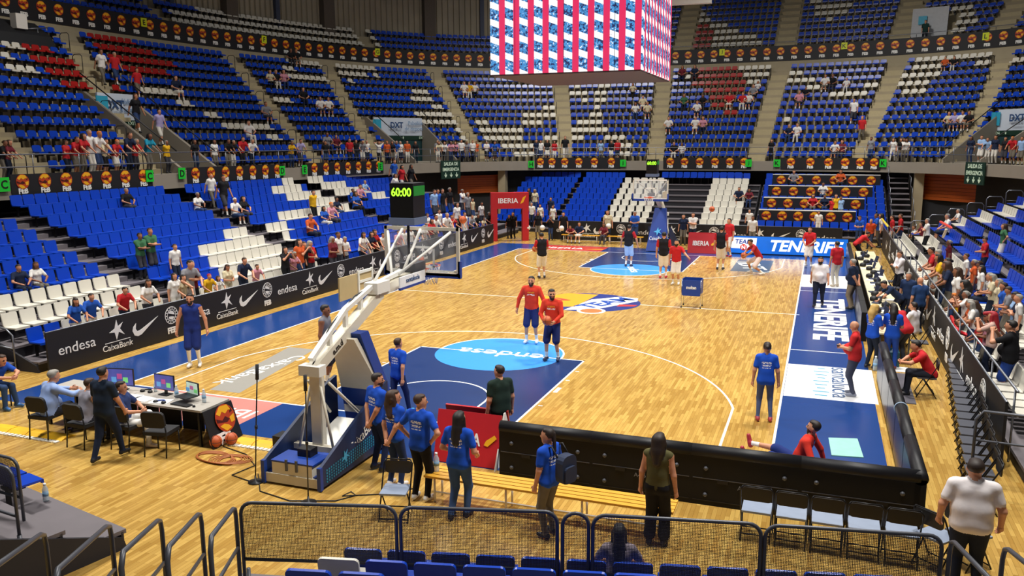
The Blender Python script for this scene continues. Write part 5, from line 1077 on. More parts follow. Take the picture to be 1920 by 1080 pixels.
def body_mesh(pose, res, hair='short', slv='short', leg='long', fem=False, hy=0, belly=0., beard=False, cap=False, tuck=False, sockt=.62, **over):
    key = (pose, res, hair, slv, leg, fem, hy, belly, beard, cap, tuck, sockt, str(over))
    if key in BCACHE: return BCACHE[key]
    q = dict(hz=.95, py=0., lean=2., twist=0., hp=0., hands=((-.27, .04, .82), (.27, .04, .82)), ep=((-.5, -1, 0), (.5, -1, 0)), feet=((-.105, -.02, .075), (.105, .02, .075)), knee=(0, 1, .15)); q.update(POSES[pose]); q.update(over)
    B = Body(); P = np.array([0, q['py'], q['hz']]); R = rotm('X', -q['lean']) @ rotm('Z', q['twist'])
    T = lambda x, y, z: P+R @ np.array([x, y, z])
    sw = .17 if fem else .19; cw = .075 if fem else .092; ww = .055+belly*.3 if fem else .068+belly*.3
    # torso: paired cones give a flattened trunk
    for s in (-1, 1):
        B.cone(T(s*.078, 0, -.03), T(s*ww, .0, .17), .112 if fem else (.107+belly*.45), .096+belly*.5, SHI if not tuck else PAN, (.25, SHI), .06); B.cone(T(s*ww, .0, .17), T(s*cw, .005, .39), .094+belly*.4, .1, SHI, None, .05); B.cone(T(s*cw, .0, .40), T(s*(sw-.03), -.005, .475), .085, .058, SHI, None, .05)
        B.cone(T(s*.03, -.005, .515), T(s*(sw-.01), -.005, .462), .05, .055, SHI, None, .03)
        if fem: B.ell(T(s*.075, .085, .35), (.065, .06, .065), SHI)
    B.cone(T(0, .0, .0), T(0, .0, .42), .1+belly*.4, .095, SHI, None, .06)
    if belly: B.ell(T(0, .07, .14), (.15, .12+belly, .15), SHI)
    B.ell(T(0, -.012, .475), (.085, .078, .06), SHI)
    B.cone(T(0, .0, .52), T(0, .012, .57), .056, .055, SKI, (.15, SKI), .03)
    # head
    Hc = T(0, .03, .0)*0+T(0, .02, .655); Rh = R @ rotm('Z', hy) @ rotm('X', q['hp']+q['lean']*.6); HT = lambda x, y, z: Hc+Rh @ np.array([x, y, z])
    B.ell(HT(0, .0, .03), (.077, .095, .098), SKI, Rh); B.cone(HT(0, .03, -.04), HT(0, .045, -.075), .062, .045, SKI if not beard else HAI, None, .03); B.cone(HT(0, .02, .0), HT(0, .015, -.07), .07, .05, SKI, None, .03)
    B.ell(HT(0, .104, -.008), (.013, .02, .022), SKI, Rh, .01)
    for s in (-1, 1): B.ell(HT(s*.078, -.008, .0), (.012, .02, .03), SKI, Rh, .008)
    if res < .016:
        for s in (-1, 1): B.ell(HT(s*.032, .086, .018), (.014, .008, .008), EYE, Rh, .004)
        B.ell(HT(0, .093, -.05), (.024, .009, .007), LIP, Rh, .004)
        for s in (-1, 1): B.cone(HT(s*.016, .092, .036), HT(s*.048, .082, .038), .005, .004, HAI, None, .003)
    if hair != 'bald':
        B.ell(HT(0, -.03, .05), (.085, .084, .085), HAI, Rh, .01); B.ell(HT(0, .012, .1), (.068, .066, .036), HAI, Rh, .012)
        if hair in ('long', 'curly'):
            w_ = .105 if hair == 'curly' else .078
            B.cone(HT(0, -.055, .03), HT(0, -.085, -.14), w_, w_*.95, HAI, None, .02); B.cone(HT(0, -.085, -.12), T(0, -.115, .32 if hair == 'long' else .36), w_*.95, .05, HAI, None, .02)
            for s in (-1, 1): B.cone(HT(s*.07, -.01, .03), HT(s*.075, -.01, -.12), .03, .035, HAI, None, .015)
            if hair == 'curly':
                for k in range(7): a = k*.9; B.ell(HT(.085*math.cos(a), -.05+.05*math.sin(a), -.02-.035*k), (.04, .04, .04), HAI)
        if hair == 'bun': B.ell(HT(0, -.115, .04), (.042, .042, .042), HAI)
        if hair == 'tail': B.cone(HT(0, -.1, .05), T(0, -.13, .46), .032, .022, HAI, None, .01)
    if cap: B.cone(HT(0, .07, .075), HT(0, .155, .06), .055, .045, HAI, None, .008)
    # arms
    hands = []
    for i, s in enumerate((-1, 1)):
        S = T(s*sw, 0, .45); tgt = np.array(q['hands'][i], float)
        E_, W = ik(S, tgt, .285, .255, q['ep'][i]); a = .062 if fem else .066
        if slv == 'none': B.cone(S, E_, .052, .041, SKI, None, .04)
        elif slv == 'short': B.cone(S, S+(E_-S)*.62, a, .06, SLE, None, .04); B.cone(S+(E_-S)*.5, E_, .047, .042, SKI, None, .008)
        else: B.cone(S, E_, a, .052, SLE, None, .04)
        lb = SLE if slv == 'long' else SKI
        B.cone(E_, W, .043 if lb == SKI else .05, .029 if lb == SKI else .036, lb, (.93, SKI) if lb == SLE else None, .02)
        d = nrmz(W-E_); nr = np.array([-s*1.0, .25, .0]); hands.append((W, d, nr, s))
        if res >= .02: B.cone(W, W+d*.1, .033, .03, SKI, None, .015); B.cone(W+d*.03, W+d*.07+np.array([-s*.03, .03, 0]), .014, .012, SKI, None, .01)
        else: B.cone(W-d*.03, W+d*.01, .028, .027, SKI, None, .01)
    # legs
    for i, s in enumerate((-1, 1)):
        Hp = P+np.array([s*.088, 0, -.04]); A = np.array(q['feet'][i], float); K, A2 = ik(Hp, A+np.array([0, 0, .01]), .43, .42, q['knee'])
        fd = nrmz(np.array([s*.15, 1, 0]));
        if pose == 'floor': fd = np.array([s*.2, .35, .95]); fd = nrmz(fd)
        if leg == 'long': B.cone(Hp, K, .1+belly*.3, .066+belly*.15, PAN, None, .03); B.cone(K, A2, .066, .047, PAN, None, .03)
        elif leg == 'wide': B.cone(Hp, K, .1, .085, PAN, None, .03); B.cone(K, K+(A2-K)*.8, .085, .09, PAN, None, .03); B.cone(K, A2, .05, .036, SKI, None, .01)
        elif leg == 'skin': B.cone(Hp, K, .09, .06, PAN, None, .03); B.cone(K, A2, .058, .036, PAN, None, .03)
        elif leg == 'knee' or leg == 'short':
            f_ = .95 if leg == 'knee' else .62
            B.cone(Hp, Hp+(K-Hp)*f_, .1, .092, PAN, None, .03); B.cone(Hp+(K-Hp)*.4, K, .07, .055, SKI, None, .01); B.cone(K, A2, .055, .034, SKI, (sockt, SOC), .02)
        B.cone(A2-np.array([0, 0, .02])-fd*.02, A2+fd*.13-np.array([0, 0, .035]) if pose != 'floor' else A2+fd*.13, .045, .036, SHO, None, .02); B.cone(A2+np.array([0, 0, .0]), A2-fd*.045-np.array([0, 0, .035]) if pose != 'floor' else A2-fd*.03, .042, .036, SHO, None, .02)
    V, F, lab, Cn = B.mesh(res)
    if res < .02:
        for W, d, nr, s in hands:
            HB = Body(); hand_prims(HB, W, d, nr, s, .55 if pose not in ('bend', 'rail', 'kneel') else .25); v, f, l_, c_ = HB.mesh(.0065); F = np.concatenate([F, f+len(V)]); V = np.concatenate([V, v]); lab = np.concatenate([lab, l_])
    V[:, 2] -= 0
    me = bpy.data.meshes.new('person'); me.vertices.add(len(V)); me.vertices.foreach_set('co', V.astype(np.float32).ravel()); me.loops.add(F.size); me.loops.foreach_set('vertex_index', F.astype(np.int32).ravel()); me.polygons.add(len(F)); me.polygons.foreach_set('loop_start', np.arange(0, F.size, 4, dtype=np.int32)); me.polygons.foreach_set('loop_total', np.full(len(F), 4, np.int32))
    for k in range(9): me.materials.append(None)
    me.polygons.foreach_set('material_index', lab.astype(np.int32)); me.polygons.foreach_set('use_smooth', np.ones(len(F), bool)); me.update(calc_edges=True); me.validate(); BCACHE[key] = me; return me
EYEM = pm('eye_dark', '1a1210', .3, var=.02); LIPM = pm('lip_tone', '9a5548', .5, var=.02)
HAIRC = {'black': '17110d', 'brown': '3a2414', 'grey': '8c8880', 'blond': 'b99652', 'dark': '241710', 'bald': 'c98d6c', 'redcap': 'a3202a', 'yellowcap': 'e0b51e', 'whitecap': 'dcdcd8', 'fan': 'd8761e'}
def cloth(c): return pm('cloth_'+c, c, .85, var=.16, scale=9, spec=.25, bump=.25)
def person(P, head, label, shirt, pants, pose='stand', ht=1.75, res=.026, hair='short', hc='dark', skin=0, shoe='2b2b2e', sock='e8e6e0', wide=1., group=None, smat=None, sleeve=None, **k):
    """head: world direction that the body faces"""
    me = body_mesh(pose, res, hair=hair, **k); rz = math.atan2(head[1], head[0])-math.pi/2; s = ht/1.75
    o = put('person', me, M=Matrix.Translation((P[0], P[1], P[2])) @ Matrix.Rotation(rz, 4, 'Z') @ Matrix.Diagonal((s*wide, s*wide, s, 1)), label=label, cat='person', group=group)
    mats = [SKIN[skin], pm('hair_'+HAIRC[hc], HAIRC[hc], .6, var=.2, scale=20), smat or cloth(shirt), cloth(pants), pm('shoe_'+shoe, shoe, .5), cloth(sock), EYEM, LIPM, cloth(sleeve) if sleeve else (smat or cloth(shirt))]
    for i, m in enumerate(mats): sl = o.material_slots[i]; sl.link = 'OBJECT'; sl.material = m
    return o
def printed(name, col, fore, boxes):
    """shirt cloth with flat print: boxes (x0,x1,z0,z1,side,colour) in body metres; side +1 chest, -1 back"""
    if name in MATS: return MATS[name]
    m = pm(name, col, .85, var=.16, scale=9, spec=.25, bump=.25); nt, N, L, b_ = nodes(m); cur = b_.inputs['Base Color'].links[0].from_socket
    tc = N.new('ShaderNodeTexCoord'); sp = N.new('ShaderNodeSeparateXYZ'); L.new(tc.outputs['Object'], sp.inputs[0])
    vo = N.new('ShaderNodeTexNoise'); vo.inputs['Scale'].default_value = 55; L.new(tc.outputs['Object'], vo.inputs['Vector'])
    def M_(op, a, c):
        n = N.new('ShaderNodeMath'); n.operation = op
        for i, v in enumerate((a, c)):
            if isinstance(v, (int, float)): n.inputs[i].default_value = v
            else: L.new(v, n.inputs[i])
        return n.outputs[0]
    for x0, x1, z0, z1, sd, cc in boxes:
        k = M_('MULTIPLY', M_('MULTIPLY', M_('GREATER_THAN', sp.outputs[0], x0), M_('LESS_THAN', sp.outputs[0], x1)), M_('MULTIPLY', M_('GREATER_THAN', sp.outputs[2], z0), M_('LESS_THAN', sp.outputs[2], z1)))
        k = M_('MULTIPLY', k, M_('GREATER_THAN', M_('MULTIPLY', sp.outputs[1], sd), .0)); k = M_('MULTIPLY', k, M_('GREATER_THAN', vo.outputs['Fac'], .47))
        mx = N.new('ShaderNodeMix'); mx.data_type = 'RGBA'; L.new(cur, mx.inputs[6]); mx.inputs[7].default_value = lin(cc); L.new(k, mx.inputs[0]); cur = mx.outputs[2]
    L.new(cur, b_.inputs['Base Color']); return m
VOL = printed('volunteer_shirt', '1a4fc0', None, [(-.1, .1, 1.29, 1.335, -1, 'f2f2f2'), (-.1, .1, 1.235, 1.27, -1, 'f2f2f2'), (-.09, .09, 1.195, 1.212, -1, 'e0e0e0')])
RED1 = printed('team_red_shirt', 'd23a28', None, [(-.09, .09, 1.31, 1.345, 1, 'e8a020'), (-.1, .1, 1.25, 1.29, 1, 'f2efe8')])
REDB = printed('team_red_back', 'd83628', None, [(-.07, .07, .42, .56, -1, '1a2a5a'), (-.03, .05, .45, .53, -1, '8fc8ea')])
HI = .0145
# ------------------------------------------------------------------ foreground and court people, one by one
def foot(px, py, z=0.): return atz(px, py, z)
def headp(px, py, h, z=0.): q = atz(px, py, z+h); return np.array([q[0], q[1], z])
person(headp(1832, 861, 1.80), (.05, 1), 'broad man in white polo shirt and dark jeans, back to us at right', 'e9e2e2', '1b2336', 'stand', 1.80, HI, hc='dark', wide=1.16, belly=.05, hands=((-.29, .1, .9), (.29, .1, .9)))
person(foot(1230, 1022), (.05, 1), 'woman in olive halter top and wide black trousers, back to us', '54502f', '15151a', 'stand', 1.70, HI, hair='curly', hc='dark', slv='none', leg='wide', fem=True, shoe='2a2220', tuck=True)
BPW = person(foot(1030, 1006), (-.75, .35), 'woman in blue shirt and grey trousers with navy backpack', '1a4fc0', '6a655d', 'stand', 1.68, HI, hair='tail', hc='dark', fem=True, smat=VOL, shoe='1c1c20', hands=((-.24, .08, .82), (.22, .2, .95)), hy=25)
t = thing('backpack', 'navy backpack on the shoulders of the woman facing left', 'bag', tuple(foot(1030, 1006)+np.array([.05, 0, 0])), math.atan2(.35, -.75)-math.pi/2)
MB().bevbox((.04, -.22, 1.12), (.3, .14, .42), .1).build('bag_body', pm('bag_navy', '1b2a47', .7), t); MB().bevbox((.04, -.3, 1.05), (.24, .05, .24), .06).build('front_pocket', pm('bag_navy', '1b2a47', .7), t)
for x in (-.08, .15): MB().tube([(x, -.16, 1.3), (x, -.05, 1.43), (x, .1, 1.36), (x, .12, 1.2)], .014, 6).build('strap', BLACK, t)
person(foot(862, 970), (.05, 1), 'woman in blue event shirt and jeans with long straight black hair', '1a4fc0', '37517f', 'stand', 1.72, HI, hair='long', hc='black', fem=True, smat=VOL, shoe='1e1e22', wide=1.06, hands=((-.2, .2, 1.0), (.2, .2, 1.0)), feet=((-.08, -.12, .08), (.09, .06, .075)))
person(foot(790, 938), (.15, 1), 'man in blue event shirt with hands on hips and black trousers', '1a4fc0', '14151c', 'hips', 1.80, HI, hc='brown', smat=VOL, shoe='dcdcda', hy=-45)
person(foot(742, 912), (.25, 1), 'woman in blue event shirt with long curly brown hair, arms back', '1a4fc0', '22345f', 'back', 1.70, HI, hair='curly', hc='brown', fem=True, smat=VOL, shoe='e6e2de', hy=-50)
person(foot(710, 882), (.45, .9), 'bearded man in blue event shirt standing beside the basket base', '1a4fc0', '1e2c55', 'back', 1.80, HI, hc='dark', beard=True, smat=VOL, shoe='1c1c20', hy=-40)
person(foot(748, 780), (.25, 1), 'person in blue event shirt walking across the blue key', '1a4fc0', '1c2c5c', 'walk', 1.72, HI, hc='brown', smat=VOL, shoe='35b0d8', wide=.95)
person(headp(938, 684, 1.76), (-.75, .6), 'man in dark green waistcoat and dark trousers by the near baseline', '1f3029', '1a2133', 'stand', 1.76, HI, hc='dark', belly=.04, hy=20)
person(foot(997, 643), (.12, -1), 'tall bearded player in red shirt and navy shorts, arms apart', 'd23a28', '1c2a63', 'arms', 2.0, HI, hc='black', beard=True, leg='knee', slv='long', smat=RED1, shoe='eceae6', feet=((-.13, 0, .075), (.13, .04, .075)))
person(foot(1036, 676), (.02, -1), 'player in red shirt and navy shorts holding a ball at his waist', 'd23a28', '1c2a63', 'ball', 1.98, HI, hc='black', beard=True, leg='knee', slv='long', smat=RED1, shoe='20284a', hy=25, feet=((-.14, 0, .075), (.14, .04, .075)))
ball('basketball held by the player in the blue circle', foot(1036, 676)+np.array([-.02, -.42, 1.18]), .13)
SP_ = foot(1494, 877); person((SP_[0], SP_[1]-.05, 0), (-1, .22), 'player in red long-sleeved top sitting on the floor leaning back', 'd83628', '1d2f6e', 'floor', 1.88, HI, hc='dark', beard=True, slv='long', leg='knee', smat=REDB, shoe='a82c38')
person(foot(1432, 790), (-.1, 1), 'woman in blue event shirt and grey leggings standing on the right of the court', '1a4fc0', '4d5a7d', 'stand', 1.70, HI, hair='bun', hc='dark', fem=True, smat=VOL, shoe='a83a44', feet=((-.13, 0, .075), (.13, .0, .075)), leg='skin')
person(foot(1598, 742), (-1, .12), 'bald man in red polo and grey trousers reading his phone on the white floor panel', 'c52a2c', '454a5c', 'phone', 1.76, HI, hair='bald', hc='grey', belly=.07, shoe='8a8fa0')
put('phone', MB().box(tuple(foot(1598, 742)+np.array([-.36, .04, 1.16])), (.08, .14, .01)).mesh('phone', BLACKP), label='dark phone in the hands of the bald man in red polo', cat='phone')
person((-6.05, -3.3, 0), (.3, 1), 'grey haired man in pale blue shirt seated at the broadcast table', '8fa6d6', '26262c', 'desk', 1.82, HI, hc='grey', slv='long', belly=.05, wide=1.08)
person((-4.98, -3.4, 0), (.2, 1), 'man in grey shirt seated next to the grey haired man', '8f8d98', '26262c', 'desk', 1.76, HI, hc='brown', hy=-25)
person(foot(204, 862), (-.05, 1), 'man in dark navy shirt and jeans walking up to the broadcast table', '1d2a3c', '18233a', 'walk', 1.78, HI, hc='black', belly=.03, shoe='1c1c20', hands=((-.24, .1, .82), (.24, .22, .9)))
person((-4.08, -3.25, 0), (.9, .4), 'seated person in white trousers partly hidden behind the walking man', '2a3a68', 'e4e2dc', 'sitcross', 1.74, HI, hc='dark', shoe='d8c8b8')
person((-8.78, -2.4, 0), (1, .05), 'man in blue shirt and jeans seated at the left edge of the picture', '1d49a8', '31486e', 'sitlean', 1.78, HI, hc='brown', shoe='3a6aa8')
person(foot(366, 688), (.5, -.9), 'bearded player in navy vest and white leggings near the left sideline', '1c2f78', '1b2d70', 'arms', 1.98, HI, hc='black', beard=True, slv='none', leg='knee', shoe='eceae6', skin=0, sockt=.12, hands=((-.34, .05, .86), (.34, .05, .86)))
person(headp(606, 570, 1.98), (.9, .2), 'dark skinned player in grey vest behind the hoop arm', '6f7079', '2a2a34', 'stand', 1.98, HI, hc='black', slv='none', leg='knee', skin=2)
BLKR = lambda i: printed('bib_black_red', '1b1b20', None, [])
def pl(px, py, hd, lab, sh, pn, pose='stand', ht=1.96, **k): return person(foot(px, py), hd, lab, sh, pn, pose, ht, .019, **k)
RS = dict(slv='short')
pl(1016, 522, (-.5, .8), 'far player in black bib holding a ball near the left arc', '1b1b22', 'e6e2dc', 'ball', 2.0, sleeve='b8242c', leg='knee', hc='black', shoe='20202a')
ball('basketball held by the far left player in black bib', foot(1016, 522)+np.array([-.38, .2, 1.25]), .13)
pl(1178, 500, (.1, 1), 'player in black bib and pale blue shorts inside the far key', '1b1b22', 'b8cde8', 'arms', 2.0, sleeve='b8242c', leg='knee', hc='black', shoe='1c2a50')
pl(1243, 522, (-.1, 1), 'player in black bib and white shorts at the far free throw line', '1b1b22', 'e8e4de', 'stand', 2.02, sleeve='b8242c', leg='knee', hc='black', shoe='b02a30')
pl(1267, 534, (-.1, -1), 'coach in red polo and white shorts pointing left by the far arc', 'c5262c', 'ece8e2', 'point', 1.88, leg='knee', hc='black', shoe='eceae6', beard=True)
pl(1350, 506, (.1, 1), 'player in black bib beside the red far floor board', '1b1b22', 'e8e4de', 'stand', 2.02, sleeve='b8242c', leg='knee', hc='black', shoe='20202a')
pl(1366, 482, (-.5, -.6), 'player in red shirt right behind the black bib player', 'c5262c', 'e8e4de', 'stand', 2.0, leg='knee', hc='black', shoe='b02a30')
pl(1418, 514, (-.8, -.3), 'player crouching with a ball beside the blue screen board', 'a8242c', 'ddc9c2', 'crouch', 1.98, leg='knee', hc='black', shoe='e4e0da', skin=1)
ball('basketball held by the crouching player', foot(1418, 514)+np.array([-.55, -.25, .85]), .13)
pl(1516, 500, (-.3, -1), 'man in red polo and white trousers before the blue screen board', 'c5262c', 'ece8e4', 'ball', 1.9, hc='black', leg='knee', shoe='eceae6')
pl(1566, 538, (-.4, .6), 'man in red polo and cream trousers standing on the right apron', 'bf2630', 'ddd6c4', 'stand', 1.86, hc='black', shoe='b8a890')
pl(1534, 574, (-.1, -1), 'man in white polo and black trousers walking towards us on the apron', 'e6e0e2', '1a1f33', 'walk', 1.78, hc='black', beard=True, belly=.08, wide=1.1)
pl(1596, 580, (-.8, .4), 'man in navy polo and khaki trousers, hands behind his back', '18243c', '8a7a64', 'back', 1.78, hc='grey', hair='short', belly=.05, wide=1.08)
# media-table group on the right
def seat_(px, py, h, z=0.): return headp(px, py, h, z)
pl2 = lambda P, hd, lab, sh, pn, pose='stand', ht=1.74, **k: person(P, hd, lab, sh, pn, pose, ht, .017, **k)
pl2(headp(1640, 570, 1.68), (.6, .6), 'blonde woman in blue event shirt at the media table', '1a4fc0', '1b2230', 'phone', 1.68, hair='curly', hc='blond', fem=True, smat=VOL)
pl2(foot(1668, 692), (.15, 1), 'woman in blue event shirt with long dark hair beside the water jugs', '1a4fc0', '2448a0', 'phone', 1.70, hair='long', hc='black', fem=True, smat=VOL, shoe='8a3a30')
pl2(headp(1695, 585, 1.35), (-.6, .8), 'man in red polo bending over the media table', 'b8242c', '3a3f4c', 'bend', 1.82, hc='black')
RP_ = headp(1742, 636, 1.32); copy_thing(DC, Matrix.Translation((RP_[0]+.02, RP_[1], 0)) @ Matrix.Rotation(-math.pi/2, 4, 'Z'), 'folding chair under the seated man in red polo')
pl2(RP_, (-1, -.05), 'man in red polo seated on a courtside folding chair', 'c0262c', '202430', 'sitlean', 1.84, hc='black')
pl2(headp(1712, 560, 1.4), (-.7, .5), 'bald man in white shirt seated behind the media table', 'dcd8dc', '2c2f3a', 'sit', 1.76, hair='short', hc='dark')
pl2(headp(1706, 510, 1.72), (-.5, -.7), 'man in navy polo at the media table facing us', '1d2f52', '1c2130', 'stand', 1.74, hc='grey'); pl2(headp(1728, 520, 1.74), (-.4, .8), 'bald man in navy polo with white stripe behind the table', '24406e', '1c2130', 'stand', 1.76, hair='bald'); pl2(headp(1682, 528, 1.4), (-.9, -.2), 'man in dark polo stooping to the media table', '1b2a48', '1c2130', 'bend', 1.72, hc='black')
pl2(headp(1690, 470, 1.76), (-.8, -.4), 'man in white shirt with chin in hand behind the table', 'e2dfe4', '1c1f2c', 'fold', 1.76, hc='brown', slv='long'); pl2(foot(1608, 492), (.95, .3), 'man in red polo leaning over the far end of the media table', 'c0262c', '1d2030', 'bend', 1.8, hc='dark')
pl2(headp(1613, 404, 1.72, 0), (-.3, -1), 'steward in blue shirt behind the far perimeter boards', '1d50b4', '2c3c60', 'phone', 1.72, hc='brown'); pl2(headp(1634, 410, 1.66, 0), (-.3, -1), 'steward in orange vest at the far right corner', 'c2461f', '2a3550', 'stand', 1.66, hc='grey')
# ------------------------------------------------------------------ crowds
CN = {'w': ('white', 'dedbd6'), 'r': ('red', 'b8242a'), 'b': ('blue', '2456b4'), 'n': ('navy', '1b2640'), 'k': ('black', '18181c'), 'g': ('grey', '85858a'), 'y': ('yellow', 'd8a81e'), 'o': ('orange', 'c8582a'), 'p': ('pink', 'c98a9a'), 't': ('teal', '1f8aa8'), 'e': ('green', '3a6a48'), 'c': ('cream', 'cfc3a2'), 'm': ('maroon', '702430'), 'l': ('pale blue', '8fb0d8'), 'v': ('lilac', 'a9a0cc')}
PN = ['1d2638', '2c3f66', '18181c', '6d675c', 'd6d2c8', '3a3a42']
PH = {'stand': 'standing', 'rail': 'leaning on the rail', 'sit': 'seated', 'sitlean': 'seated leaning forward', 'fold': 'with folded arms', 'phone': 'looking at a phone', 'film': 'holding up a phone', 'kneel': 'leaning over the board', 'hips': 'with hands on hips', 'back': 'standing', 'walk': 'walking', 'head': 'with hands on head', 'arms': 'standing', 'sitcross': 'seated with crossed leg'}
HT_ = ['short', 'short', 'long', 'short', 'curly', 'bun']; HCC = ['dark', 'brown', 'black', 'grey', 'dark', 'brown']
def crowd(place, group, items, locate, head, res=.028):
    """items: 'colour pose px py [extra]' ; px,py = top of the head"""
    items = sorted([i.split() for i in items], key=lambda q: float(q[2])); n = 0
    for it in items:
        c, pose, px, py = it[0], it[1], float(it[2]), float(it[3]); ex = it[4] if len(it) > 4 else ''; n += 1
        sit = pose.startswith('sit'); P, hh = locate(px, py, sit); r = int(px*7+py*3); kid = 'K' in ex
        ht = float(np.clip(hh/(.755 if sit else .985 if pose not in ('rail', 'kneel') else .95), 1.2 if kid else 1.5, 1.92)); hair = HT_[r % 6]; hcx = HCC[(r//5) % 6]
        if 'F' in ex: hair = 'long' if r % 2 else 'curly'
        if 'M' in ex: hair = 'short'
        if 'Y' in ex: hcx = 'fan'; hair = 'short'
        if 'C' in ex: hcx = 'redcap'
        if 'W' in ex: hcx = 'whitecap'; hair = 'short'
        if 'G' in ex: hcx = 'grey'
        fem = hair in ('long', 'curly', 'bun')
        lb = f'{ordw(n)} person from left {place}, in {CN[c][0]} top'
        if len((lb+' '+PH[pose]).split()) <= 16: lb += ', '+PH[pose]
        person(P, head(P) if callable(head) else head, lb, CN[c][1], PN[(r//3) % 6], pose, ht, res, hair=hair, hc=hcx, skin=(r//2) % 3 if r % 4 else 0, group=group, leg='knee' if (r % 3 == 0) else 'long', slv='none' if 'N' in ex else 'short', fem=fem)
def inward(P): v = np.array([0, 14])-np.asarray(P)[:2]; return nrmz(v)
# upper walkway
def loc_walk(px, py, sit):
    s, Q, z = chit(px, py, -10.5); return (Q[0], Q[1], 4.5), z-4.5
crowd('at left upper rail', 'spectators on the upper walkway', ['r phone 122 268', 'r rail 135 258', 'r rail 148 252', 'w stand 163 236', 'w rail 177 248 Y', 'c rail 192 262', 'r rail 213 263 Y', 'n rail 235 250', 'r rail 250 262 F', 't rail 274 252', 'y back 311 270 F', 'm rail 8 264 F', 'k rail 2 275'], loc_walk, inward)
crowd('at second upper block rail', 'spectators on the upper walkway', ['k stand 364 262 F', 'w stand 401 262 F', 'k rail 424 262 M', 'k rail 434 264 MG', 'r rail 451 258 M', 'w rail 469 262 M', 'y rail 545 266', 'v rail 561 262', 'k stand 609 266'], loc_walk, inward)
crowd('at rail before corner doorway', 'spectators on the upper walkway', ['r stand 655 260 M', 'k back 667 262', 'g rail 678 264', 'w back 687 263 M', 'w head 710 266', 'o stand 725 265 Y', 'k stand 735 268 F', 'b rail 742 265', 'w stand 750 266 F', 'o stand 763 264', 'k stand 779 271 F', 'g stand 820 263', 'c rail 822 272 F', 'w rail 833 267', 'p rail 845 274', 'p rail 853 268 F', 'w stand 865 262', 'g rail 875 266', 'w stand 886 263', 'o back 893 266', 'w phone 912 268', 'b rail 927 266'], loc_walk, inward)
crowd('at far upper rail', 'spectators on the upper walkway', ['n stand 1006 262', 'w stand 1014 263', 'k stand 1026 262', 'r stand 1040 266', 'k walk 1060 255', 'l stand 1127 266 F', 'k stand 1146 264', 'r stand 1158 262', 'k stand 1447 262 F'], loc_walk, inward)
crowd('at right upper rail', 'spectators on the upper walkway', ['g stand 1634 257', 'w walk 1675 272 F', 'k stand 1690 266 F', 'w stand 1696 270 F', 'w rail 1702 268', 'n stand 1822 256 F', 'l fold 1842 254', 'l rail 1855 260', 'n stand 1868 254', 'k stand 1887 258 F', 'r rail 1902 257 Y', 'l stand 1917 264'], loc_walk, inward)
# seated and climbing in the upper tier
def loc_tier(px, py, sit):
    best = None
    for k in range(NR):
        o = F0(k)+(.42 if sit else .2); s, Q, z = chit(px, py, o); e = abs((z-Z0(k))-(1.32 if sit else 1.74))
        if best is None or e < best[0]: best = (e, (Q[0], Q[1], Z0(k)+(.0 if sit else 0)), z-Z0(k))
    return best[1], best[2]
crowd('in left upper tier', 'spectators seated in the upper tier', ['w walk 188 93', 'r walk 213 98', 'r walk 255 128 M', 'n sit 330 140 F', 'k walk 252 175 F', 'v walk 297 205 M', 'c sit 506 130 F', 'k sit 517 130', 'p sit 532 128 F', 'k sit 568 163', 'w sit 600 177', 'w sit 615 178', 'g sit 498 187', 'w sit 466 225', 'g sit 614 247', 'm sit 630 252', 'w sit 870 152', 'y sit 880 153', 'w sit 890 152 F', 'k sit 545 90', 'k sit 555 88'], loc_tier, inward)
crowd('in right upper tier', 'spectators seated in the upper tier', ['w sit 1192 190', 'c sit 1206 178', 'c sit 1215 188', 'c sit 1187 155', 'e sit 1283 175', 'w sit 1308 188', 'k sit 1318 176 F', 'w sit 1305 217', 'p sit 1319 217', 'w sit 1254 218', 'k sit 1264 265', 'w sit 1279 267', 'r sit 1368 172', 'r sit 1393 168', 'w sit 1404 168', 'g sit 1413 155', 'w sit 1421 153', 'm sit 1280 122', 'n sit 1303 121', 'p sit 1500 165', 'k sit 1512 163', 'w sit 1548 135', 'k sit 1562 135', 'w sit 1588 145', 'n sit 1480 232', 'w sit 1495 230', 'w sit 1566 263', 'm sit 1579 257', 'w walk 1602 185', 'r walk 1618 218 Y', 'o sit 1773 105', 'k sit 1790 106', 'c sit 1780 208 F', 'v sit 1791 208', 'w sit 1806 207', 'k sit 1818 207'], loc_tier, inward)
P_t = coff(TD0+(TD1-TD0)*.5, 1.3); person((P_t[0], P_t[1], 12.9), inward(P_t), 'person in dark green top walking before the white board in the top tier', '1d3a34', '20242c', 'walk', 1.75, .03)
# left stand
def loc_left(px, py, sit):
    best = None
    for j in range(10):
        X = -10.4-.85*j-(.45 if sit else .32); q = atx(px, py, X); z = .28+.33*j
        if j > 7 and q[1] > 32.8: continue
        e = abs(q[2]-z-(1.3 if sit else 1.72))
        if best is None or e < best[0]: best = (e, (X, q[1], z), q[2]-z)
    return best[1], best[2]
crowd('in the left stand', 'spectators in the left stand', ['n sit 35 495 M', 'w sit 68 493 F', 'k sit 237 352 M', 'w walk 394 326 Y', 'k walk 417 328', 'w sit 371 360 G', 'w sit 441 370 W', 'k sit 457 367', 'e fold 260 437 M', 'e fold 279 428 M', 'w stand 326 458 M', 'y back 586 357', 'o sit 583 398 K', 'b sit 608 386', 'p sit 622 378 Y', 'n sit 632 369', 'b sit 662 353', 'b sit 668 358 F', 'p sit 676 345', 'l sit 685 338 G', 'w walk 740 326', 'r walk 752 290', 'b walk 738 298', 'k walk 770 307 F'], loc_left, (1, -.15), .024)
def loc_front(px, py, sit):
    X = -10.62; q = atx(px, py, X); return (X, q[1], .28), q[2]-.28
